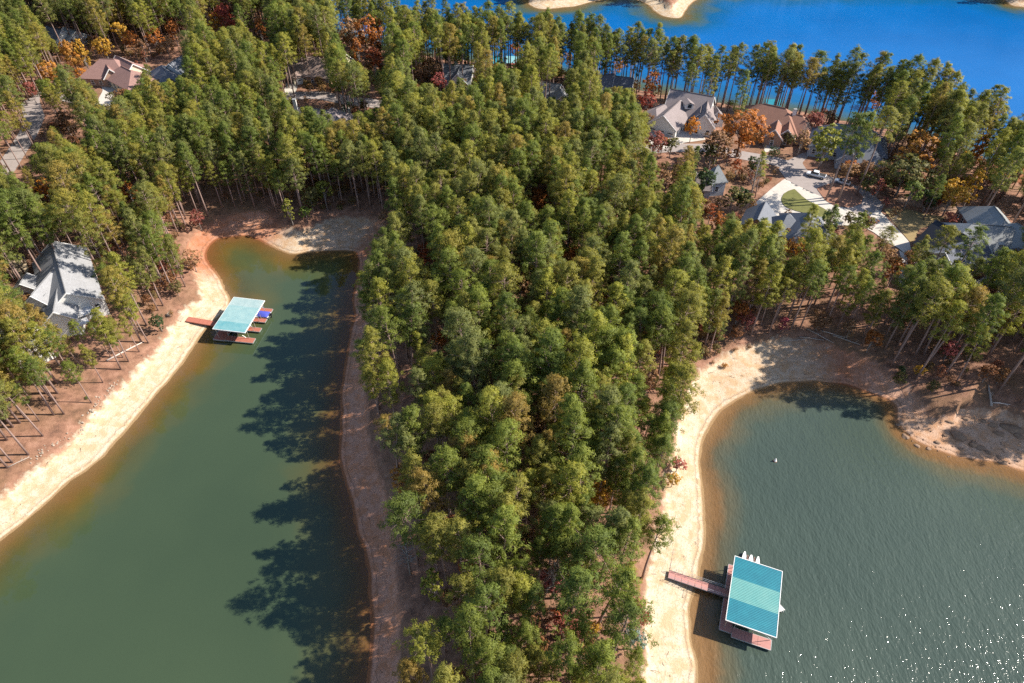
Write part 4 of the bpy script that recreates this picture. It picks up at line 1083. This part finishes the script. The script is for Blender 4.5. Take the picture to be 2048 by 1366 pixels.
part('canvas_cover', cv.add(pv, [(i * 5 + j, (i + 1) * 5 + j, (i + 1) * 5 + j + 1, i * 5 + j + 1) for i in range(7) for j in range(4)] + [(0, 1, 2, 3, 4), (39, 38, 37, 36, 35)]), M_BLUECOVER, b, True)
om = part('outboard_motor', MB().box((-.35, 0, .95), (.55, .42, .6)).box((-.35, 0, .3), (.2, .16, 1.0)), P('motor_black', (.02, .02, .025), .3), b)
place(b, o1, rz1, Lx1 + 1.6, 10.2, .15, math.pi)
b = thing('motorboat', 'white boat whose bow pokes out past the teal roof', 'boat')
hl, dk = boat_hull(6.5, 2.2, .8); part('hull', hl, M_WHITEPL, b, True); part('deck', dk, P('boat_deck', (.7, .68, .62), .5), b); part('windshield', MB().obox((3.2, 0, 1.15), (1, 0, .8), (0, 1, 0), (-.8, 0, 1), .03, .85, .35), M_GLASS, b)
nose = Vector((*at(1563, 1218, .9), 0)) - o2
place(b, o2, rz2, nose.dot(ex2) - 5.9, nose.dot(ey2), .15, 0)
fl = thing('floating_lift', 'white three lobed floating watercraft lift beside the teal dock', 'boat lift')
for i, (yy, ll) in enumerate(((-1.25, 5.0), (0, 4.9), (1.25, 5.2))):
    q = MB(); w_ = .46 if i != 1 else .52
    v = []
    for u in np.linspace(0, 1, 7):
        ww = w_ * (1 if u < .7 else math.sqrt(max(0.02, 1 - ((u - .7) / .3) ** 2 * .9)))
        v += [(u * ll, yy - ww, .1), (u * ll, yy - ww * .8, .5), (u * ll, yy + ww * .8, .5), (u * ll, yy + ww, .1)]
    q.add(v, [(k * 4 + j, (k + 1) * 4 + j, (k + 1) * 4 + j + 1, k * 4 + j + 1) for k in range(6) for j in range(3)] + [(27, 26, 25, 24)])
    part('float', q, M_WHITEPL, fl)
rl = MB()
for yy in (-.62, .62):
    for j in range(12): rl.obox((.3 + j * .38, yy, .42), (1, .5, 0), (-.5, 1, 0), (0, 0, 1), .16, .045, .06)
part('roller', rl, P('roller_brown', (.30, .16, .13), .6), fl)
place(fl, o2, rz2, 3.3, Ly2 - 1.3, .2, math.pi / 2)
bx_, by_ = at(1550, 922)
bu = thing('buoy', 'small white buoy floating alone in the inlet', 'buoy', (bx_, by_, 0))
def lathe(prof, n=14):
    v = [(r * math.cos(6.2832 * k / n), r * math.sin(6.2832 * k / n), z) for r, z in prof for k in range(n)]
    return MB().add(v, [(i * n + k, i * n + (k + 1) % n, (i + 1) * n + (k + 1) % n, (i + 1) * n + k) for i in range(len(prof) - 1) for k in range(n)])
part('float', lathe([(.02, -.3), (.3, -.2), (.38, .05), (.3, .3), (.16, .42), (.12, .8), (.02, .85)]), M_WHITEPL, bu, True)
part('band', lathe([(.385, .0), (.395, .05), (.37, .12)]), P('orange_band', (.6, .16, .03), .5), bu)

# ------------------------------------------------------------------ cars on the loop road
M_CARW, _n, _l, _b = new_mat('white_car_paint'); _b.inputs['Base Color'].default_value = (.62, .63, .64, 1); _b.inputs['Roughness'].default_value = .25; _b.inputs['Coat Weight'].default_value = .6
M_TYRE = P('rubber', (.02, .02, .02), .8); M_RIM = P('alloy', (.5, .5, .52), .35, .05, 1, .8); M_LAMP = P('lamp_glass', (.7, .7, .68), .15); M_RED = P('tail_red', (.35, .02, .02), .3); M_TON = P('tonneau', (.03, .032, .036), .7)
def loft(sections):
    """sections: list of (x, [(y,z)...]) half profiles mirrored"""
    v = []; k = len(sections[0][1])
    for x, pr in sections: v += [(x, y, z) for y, z in pr] + [(x, -y, z) for y, z in reversed(pr)]
    m_ = 2 * k; f = [(i * m_ + j, (i + 1) * m_ + j, (i + 1) * m_ + (j + 1) % m_, i * m_ + (j + 1) % m_) for i in range(len(sections) - 1) for j in range(m_)]
    f += [tuple(range(m_)), tuple(range(len(v) - 1, len(v) - 1 - m_, -1))]
    return MB().add(v, f)
def car(label, name, cat, px, px_to, L, pickup):
    a = Vector(ground(*px)); bdir = Vector(ground(*px_to)) - a
    c = thing(name, label, cat, (a.x, a.y, a.z + .12), math.atan2(bdir.y, bdir.x))
    hw = L * .165 if pickup else L * .19; z0, zb = (.45, 1.12) if pickup else (.28, .88); h2 = L / 2
    pr = lambda y, zt_: [(y * .92, z0), (y, z0 + .2), (y, zt_ - .12), (y * .9, zt_)]
    part('body', loft([(-h2, pr(hw * .88, zb)), (-h2 + .25, pr(hw, zb + .02)), (-.2, pr(hw, zb + .06)), (h2 * .45, pr(hw, zb + .02)), (h2 * .85, pr(hw * .96, zb - .1)), (h2, pr(hw * .78, zb - .25))]), M_CARW, c, True if False else False)
    zr = 1.88 if pickup else 1.45
    x0, x1, x2, x3 = ((-.75, -.55, .95, 1.75) if pickup else (-h2 * .82, -h2 * .45, h2 * .12, h2 * .48))
    part('cabin_window', loft([(x0, [(hw * .9, zb), (hw * .9, zb + .02)]), (x1, [(hw * .9, zb), (hw * .76, zr - .06)]), (x2, [(hw * .9, zb), (hw * .76, zr - .06)]), (x3, [(hw * .9, zb), (hw * .9, zb + .02)])]), M_GLASS, c)
    part('roof', loft([(x1 - .06, [(hw * .70, zr - .06), (hw * .62, zr)]), (x1 + .2, [(hw * .78, zr - .06), (hw * .66, zr + .04)]), (x2 - .2, [(hw * .78, zr - .06), (hw * .66, zr + .04)]), (x2 + .06, [(hw * .70, zr - .06), (hw * .62, zr)])]), M_CARW, c)
    if pickup: part('bed_cover', MB().box((-h2 + 1.15, 0, zb + .06), (1.9, hw * 1.7, .06)), M_TON, c)
    for sx_ in (-.31, .31):
        for sy_ in (-1, 1):
            wl = link('wheel', None, c); wl.location = (sx_ * L, sy_ * (hw - .1), .36 if pickup else .32); r_ = .40 if pickup else .33
            part('tyre', MB().tube([(0, -.13, 0), (0, .13, 0)], r_, 14), M_TYRE, wl); part('rim', MB().tube([(0, -.14, 0), (0, .14, 0)], r_ * .6, 10), M_RIM, wl)
    for sy_ in (-1, 1):
        part('headlight', MB().box((h2 - .12, sy_ * hw * .62, zb - .32), (.16, .36, .16)), M_LAMP, c)
        part('tail_light', MB().box((-h2 + .02, sy_ * hw * .78, zb - .15), (.1, .18, .3)), M_RED, c)
    return c
car('white pickup truck with black bed cover parked on the loop road', 'pickup_truck', 'pickup truck', (1631,354), (1618,351), 5.9, True)
car('white sedan parked behind the pickup near the mulch island', 'parked_car', 'car', (1684,367), (1671,363.5), 4.7, False)

# ------------------------------------------------------------------ hardwoods in autumn colour, shrubs, bare trees
for i, (px, py, H_, wf, hue) in enumerate(HARD):
    x, y, z = HARD_AT[i]
    sh = BROADS[i % len(BROADS)]; s = H_ / 10
    low = H_ < 5.5
    put_tree('hardwood_tree' if not low else 'autumn_shrub', f'{hue} leafed {"shrub" if low else "tree"}, crown {spot(x, y, z + H_ * .62)}', 'shrub' if low else 'tree', sh, (x, y, z), (i * 1.9) % 6.28, (s * wf, s * wf, s), HUES[hue],
             'small autumn shrubs' if low else 'hardwoods among the pines')
for i, (px, py, H_, lab) in enumerate([(1345,276,7,'grey leafless crape tree before the white garage wing'), (1512,352,13,'tall grey leafless tree beside the lime green shrub'), (1110,1150,13,'big leafless grey tree over the coral red shrubs on the point'),
        (1060,1316,7,'grey leafless treetop low on the wooded point'), (812,1104,12,'leafless grey snag leaning over the shaded shore'), (1610,262,8,'twiggy leafless tree before the rust roofed house'), (752,146,8,'pale leafless tree beside the street'), (1790,440,4,'bare twiggy shrub on the dry lawn edge')]):
    z = 5.0
    for _ in range(4):
        x, y = at(px, py, z + H_ * .65); z = zt1(x, y)
    s = H_ / 10
    put_tree('bare_tree', lab, 'tree', BARES[i % 2], (x, y, z), i * 1.3, (s, s, s), (1, 1, 1), None, names=('trunk', 'twig'))
# pines that stand by themselves: loop road island, the near bank, the far shore
LONE = [(1651,401,28,'tall pine on the mulch island, nearer the pickup'),(1674,407,28,'tall pine on the mulch island, nearest the lawn'),(1712,391,28,'tall pine on the mulch island by the shaded road'),(1510,395,15,'slim pine beside the pale curved driveway'),
 (128,828,17,'long trunked pine at the bank edge, second from the water'),(108,830,19,'leaning pine with a pale trunk beside the long trunked pine'),(86,872,17,'pine with a thick pale trunk lowest on the bank'),(142,762,19,'pine with the thickest trunk on the cove bank'),(156,767,16,'short trunked pine beside the thickest trunk'),
 (183,806,13,'small upright pine alone on the red bank'),(206,765,12,'slender pine behind the small upright pine'),(242,739,18,'pine whose trunk crosses the fallen log'),(246,715,11,'thin pine beside the fallen log'),(222,715,11,'thin leaning pine above the fallen log'),(279,704,12,'thin pine at the top end of the fallen log'),
 (297,686,16,'straight pine by the dark round bush'),(79,842,12,'young pine near the thick pale trunk'),(25,925,17,'pine at the low end of the bank'),(14,880,21,'broad pine crowding the low end of the bank'),(40,846,22,'broad pine behind the thick pale trunk'),(60,800,21,'dense pine above the leaning pale trunk'),(22,815,22,'dense pine nearest the weathered roof'),(100,770,20,'bushy pine behind the leaning pale trunk'),(-15,900,21,'pine cut by the edge of the photo above the bank'),(1640,500,14,'pine overlapping the pyramid roofs'),(1690,522,15,'pine below the wide white driveway'),(1740,550,15,'pine at the foot of the wide white driveway'),(1600,520,18,'pine below the slate garage'),
 (1880,600,22,'pine before the black roofed house'),(1930,640,22,'pine below the white eave line'),(1840,590,21,'pine between driveway and black roof'),(2000,640,22,'pine beside the patio'),(1846,440,14,'pine on the dry lawn')]
for i, (px, py, H_, lab) in enumerate(LONE):
    x, y, z = ground(px, py); s = H_ / 24
    c = np.array(PALETTE[i % 4][1])
    put_tree('pine_tree', lab, 'pine tree', TALL[i % 4] if H_ > 14 else PINES[i % 8], (x, y, z), i * 2.1, (s * 1.1, s * 1.1, s) if H_ > 14 else (H_ / 22,) * 3, c, 'pines standing by themselves', lean=(rng.normal(0, .03), rng.normal(0, .04)))
for px, py, r_ in ((700,218,1.6),(691,226,1.7),(684,238,1.7)):
    x, y, z = ground(px, py)
    m_ = thing('round_bush', f'clipped round green bush, {"top" if py < 220 else "middle" if py < 230 else "lowest"} of three beside the white driveway', 'bush', (x, y, z), 0, 'clipped bushes by the driveway')
    o = link('foliage', BROADS[1][1], m_); o.color = (.05, .09, .025, 1); o.scale = (r_ / 3.4, r_ / 3.4, r_ * 2 / 10); o.location = (0, 0, -.4)
# understorey: low brown and rusty growth between the trunks
cell = 3.6
gx, gy = np.meshgrid(np.arange(-300, 300, cell), np.arange(20, 380, cell))
ux = (gx + rng.uniform(-.5, .5, gx.shape) * cell).ravel(); uy = (gy + rng.uniform(-.5, .5, gx.shape) * cell).ravel()
dU, wU, _ = shore_info(ux, uy); uz = ground_from(ux, uy, dU, wU)
upx, upy = to_px(ux, uy, uz)
okU = (dU > wU + .8) & ~((ux < 0) & (ux > -45) & (uy < 200) & (dU < wU + 9)) & (np.abs(ux) < 60 + uy * .8) & (vnoise(ux, uy, 16, 12) + vnoise(ux, uy, 6, 13) * .6 > -.05)
for p in OPEN: okU &= ~inside(p, upx, upy)
okU &= ~inside(np.array([(-80,1080),(0,940),(110,880),(215,800),(300,700),(345,640),(260,640),(150,760),(60,870),(-80,960)], float), upx, upy)
ux, uy, uz = ux[okU], uy[okU], uz[okU]
mass('undergrowth', 'rusty brown undergrowth between the pine trunks', BROADS, M_BRUSH, ux, uy, uz - .3, rng.uniform(0, 6.28, len(ux)), rng.uniform(.16, .55, len(ux)), rng.integers(0, len(BROADS), len(ux)))

# ------------------------------------------------------------------ rocks, logs, driftwood
M_ROCK = paint('brown_rock', (0.25, 0.16, 0.105), .9, .35, 2.0); M_PALEROCK = paint('pale_rock', (0.34, 0.27, 0.21), .9, .3, 2.0); M_DRIFT = paint('driftwood', (0.40, 0.33, 0.28), .9, .3, 2.0)
def rock_shape(seed, m):
    g = np.random.default_rng(seed); bm = bmesh.new(); bmesh.ops.create_icosphere(bm, subdivisions=2, radius=1)
    ax = [unit(g.normal(size=3)) for _ in range(7)]; kk = g.uniform(.5, .9, 7)
    for v in bm.verts:
        p = np.array(v.co[:])
        for a, k in zip(ax, kk):
            d = p @ a
            if d > k: p = p - a * (d - k)
        v.co = p * (1 + g.normal() * .03)
    me = bpy.data.meshes.new('rock'); bm.to_mesh(me); bm.free(); me.materials.append(m); return me
ROCKS = [rock_shape(700 + i, M_ROCK) for i in range(5)]; PALES = [rock_shape(720 + i, M_PALEROCK) for i in range(4)]
BOULD = [(1914,872,1.5,2.4),(1946,888,1.2,1.5),(1962,896,.9,1.3),(2024,858,1.6,3.0),(1998,868,.9,1.6),(2036,873,1.0,1.3),(1874,884,.6,1.0),(1811,875,.8,1.1),(1796,850,.5,.8),(1833,893,.7,1.0),(1808,871,.6,.8),(1856,897,.6,.9),(1976,905,.6,.8),(1922,898,.5,.8),(2006,926,.7,1.4),
 (1998,915,.6,.9),(1890,870,.6,.9),(1986,850,.8,1.4),(1966,842,.7,1.3),(1900,845,.6,1.4),(1930,838,.6,1.2)]
for i, (px, py, a, b_) in enumerate(BOULD):
    x, y, z = ground(px, py)
    size = 'large' if b_ > 2 else 'middling' if b_ > 1.05 else 'small'
    o = thing('boulder', f'{size} brown boulder on the rocky inlet shore, {spot(x, y, z)}', 'boulder', (x, y, z + .05), 0.6 + i * .7, 'boulders on the rocky inlet shore', ROCKS[i % 5])
    o.rotation_euler = (0, 0, -.5 + (i % 3) * .2); o.scale = (b_ * .85, a * .85, a * .55)
def riprap(name, label, line, n, spread, meshes, s0, s1):
    g = np.random.default_rng(len(line) + n); pts = [np.array(ground(*p)) for p in line]; mb = MB(); base = [[(np.array(v.co[:]), ) for v in m.vertices] for m in meshes]
    for i in range(n):
        u = g.uniform(0, len(pts) - 1.001); k = int(u); p = pts[k] * (1 - u + k) + pts[k + 1] * (u - k) + np.append(g.normal(size=2) * spread, 0)
        p[2] = zt1(p[0], p[1]); s = g.uniform(s0, s1); m = meshes[i % len(meshes)]; R_ = Matrix.Rotation(g.uniform(0, 6.28), 3, 'Z')
        mb.add([Vector(p) + R_ @ (Vector(v.co) * s) for v in m.vertices], [tuple(f.vertices) for f in m.polygons])
    o = link(name, mb.mesh(name, meshes[0].materials[0]), kind='stuff'); o['label'] = label
riprap('rubble', 'pale broken stones along the bank edge of the left cove', [(60,920),(110,890),(150,860),(185,825),(205,795),(235,758)], 90, .6, PALES, .08, .3)
riprap('shore_stones', 'small brown stones scattered on the rocky inlet shore', [(1790,845),(1840,880),(1900,890),(1960,900),(2040,915)], 90, 2.6, ROCKS, .06, .22)
def log(label, a, b, r0, m=M_DRIFT, dz=.15, branches=3):
    A = Vector(ground(*a)); B = Vector(ground(*b)); A.z += dz; B.z += dz
    o = thing('fallen_log', label, 'log', A); d = B - A
    part('log_stem', MB().tube([Vector(), d * .35 + Vector((.05, .1, .02)), d * .7 - Vector((.05, 0, 0)), d], [r0, r0 * .9, r0 * .75, r0 * .5], 7), m, o, True)
    g = np.random.default_rng(int(a[0])); s_ = Vector((-d.y, d.x, 0)).normalized()
    for i in range(branches):
        q = d * g.uniform(.4, .9); e = q + s_ * g.uniform(-1.2, 1.2) + d.normalized() * .6 + Vector((0, 0, .3)); part('branch', MB().tube([q, e], [r0 * .35, r0 * .12], 4), m, o)
M_PALELOG = paint('pale_log', (0.58, 0.48, 0.42), .85, .2, 2.0)
log('long pale fallen log lying across the red bank', (214,722), (288,684), .22, M_PALELOG)
log('upright leaning dead log on the rocky slope', (1983,812), (1976,768), .26, M_DRIFT)
log('white fallen log at the top of the rocky slope', (1985,806), (2020,810), .16, M_PALELOG)
for i, (a, b) in enumerate([((1600,668),(1650,676)),((1612,658),(1668,684)),((1640,662),(1690,676)),((1655,690),(1700,668)),((1560,684),(1610,678)),((1665,672),(1720,690))]):
    log(f'grey driftwood log {["lowest and longest of the pile","crossing the pile diagonally","at the top right of the pile","rising against the pile","apart and left of the pile","at the right end of the pile"][i]} above the inlet beach', a, b, .16)
log('thin driftwood branch on the cream beach by the gangway', (1338,1146), (1348,1098), .05, M_DRIFT, .05, 4)
log('pale branches tangled at the low end of the left bank', (18,935), (60,915), .12, M_DRIFT, .2, 6)
def twigs(name, label, n, lo, hi, box, m, seed):
    g = np.random.default_rng(seed); x = g.uniform(box[0], box[1], n); y = g.uniform(box[2], box[3], n); d, w, _ = shore_info(x, y); z = ground_from(x, y, d, w); mb = MB()
    for i in np.nonzero((d > lo) & (d < w * hi))[0]:
        a = g.uniform(0, 6.28); L = g.uniform(.3, 1.5) ** 1.4; q = Vector((x[i], y[i], z[i] + .05)); e = q + Vector((math.cos(a) * L, math.sin(a) * L, g.uniform(0, .12)))
        r = g.uniform(.02, .05); mb.tube([q, (q + e) / 2 + Vector((g.normal() * .1, g.normal() * .1, .03)), e], [r, r * .8, r * .4], 3)
        if g.uniform() < .4: mb.tube([(q + e) / 2, (q + e) / 2 + Vector((g.normal() * .4, g.normal() * .4, .1))], [r * .6, r * .3], 3)
    o = link(name, mb.mesh(name, m), kind='stuff'); o['label'] = label
M_TWIG = paint('dark_twigs', (0.13, 0.09, 0.065), .9, .3, 2.0)
twigs('beach_debris', 'dark twigs and bark washed up along the beaches', 2600, 1.6, 1.15, (-130, 160, 35, 215), M_TWIG, 5)
twigs('floor_debris', 'grey fallen branches on the needle covered ground', 700, 6.0, 6.0, (-130, 160, 35, 180), M_DRIFT, 6)
# low tan brush at the head of the inlet beach
for i, (px, py, hue, H_) in enumerate([(1415,712,'tan brown',1.8),(1434,708,'brown',1.6),(1448,735,'golden orange',1.5),(1424,728,'tan brown',1.4),(1470,700,'tan brown',1.2),(1500,692,'brown',1.2),(175,797,'light green',1.0),(1800,745,'dark green',2.0)]):
    x, y, z = ground(px, py)
    put_tree('autumn_shrub', f'low {hue} brush clump on open ground, {spot(x, y, z)}', 'shrub', BROADS[i % 5], (x, y, z - .3), i, (H_ / 7, H_ / 7, H_ / 10), HUES[hue], 'low brush on open ground')
# wood far beyond the water, mirrored in it
ang = np.linspace(-1.0, 1.0, 420); fxx, fyy = [], []
for _ in range(3000):
    x = rng.uniform(-500, 700); y = rng.uniform(395, 520)
    fxx.append(x); fyy.append(y)
fxx = np.array(fxx); fyy = np.array(fyy); dF, wF, _ = shore_info(fxx, fyy); k = (dF > wF + 6) & ((fxx > 210) | (fxx < 40))
fxx, fyy = fxx[k], fyy[k]
mass('far_wood', 'pine woods on the far side of the lake', PINES[:4], M_NEEDLE_MASS, fxx, fyy, zt(fxx, fyy), rng.uniform(0, 6.28, len(fxx)), rng.uniform(.8, 1.1, len(fxx)), rng.integers(0, 4, len(fxx)))
# patio at the black roofed house
x, y, z = ground(1985, 575)
t = thing('patio_cover', 'small slatted grey shade roof on the patio beside the black roofed house', 'pergola', (x, y, z), .5)
for i in range(9): part('slat', MB().box((-1.6 + i * .4, 0, 2.5), (.3, 2.6, .06)), M_POST, t)
for sx_ in (-1.6, 1.6):
    for sy_ in (-1.2, 1.2): part('post', MB().box((sx_, sy_, 1.2), (.14, .14, 2.5)), M_TRIM, t)
sheet('pavement', [(1950,560),(1985,548),(2012,560),(2006,592),(1965,598)], M_CONC, .08)
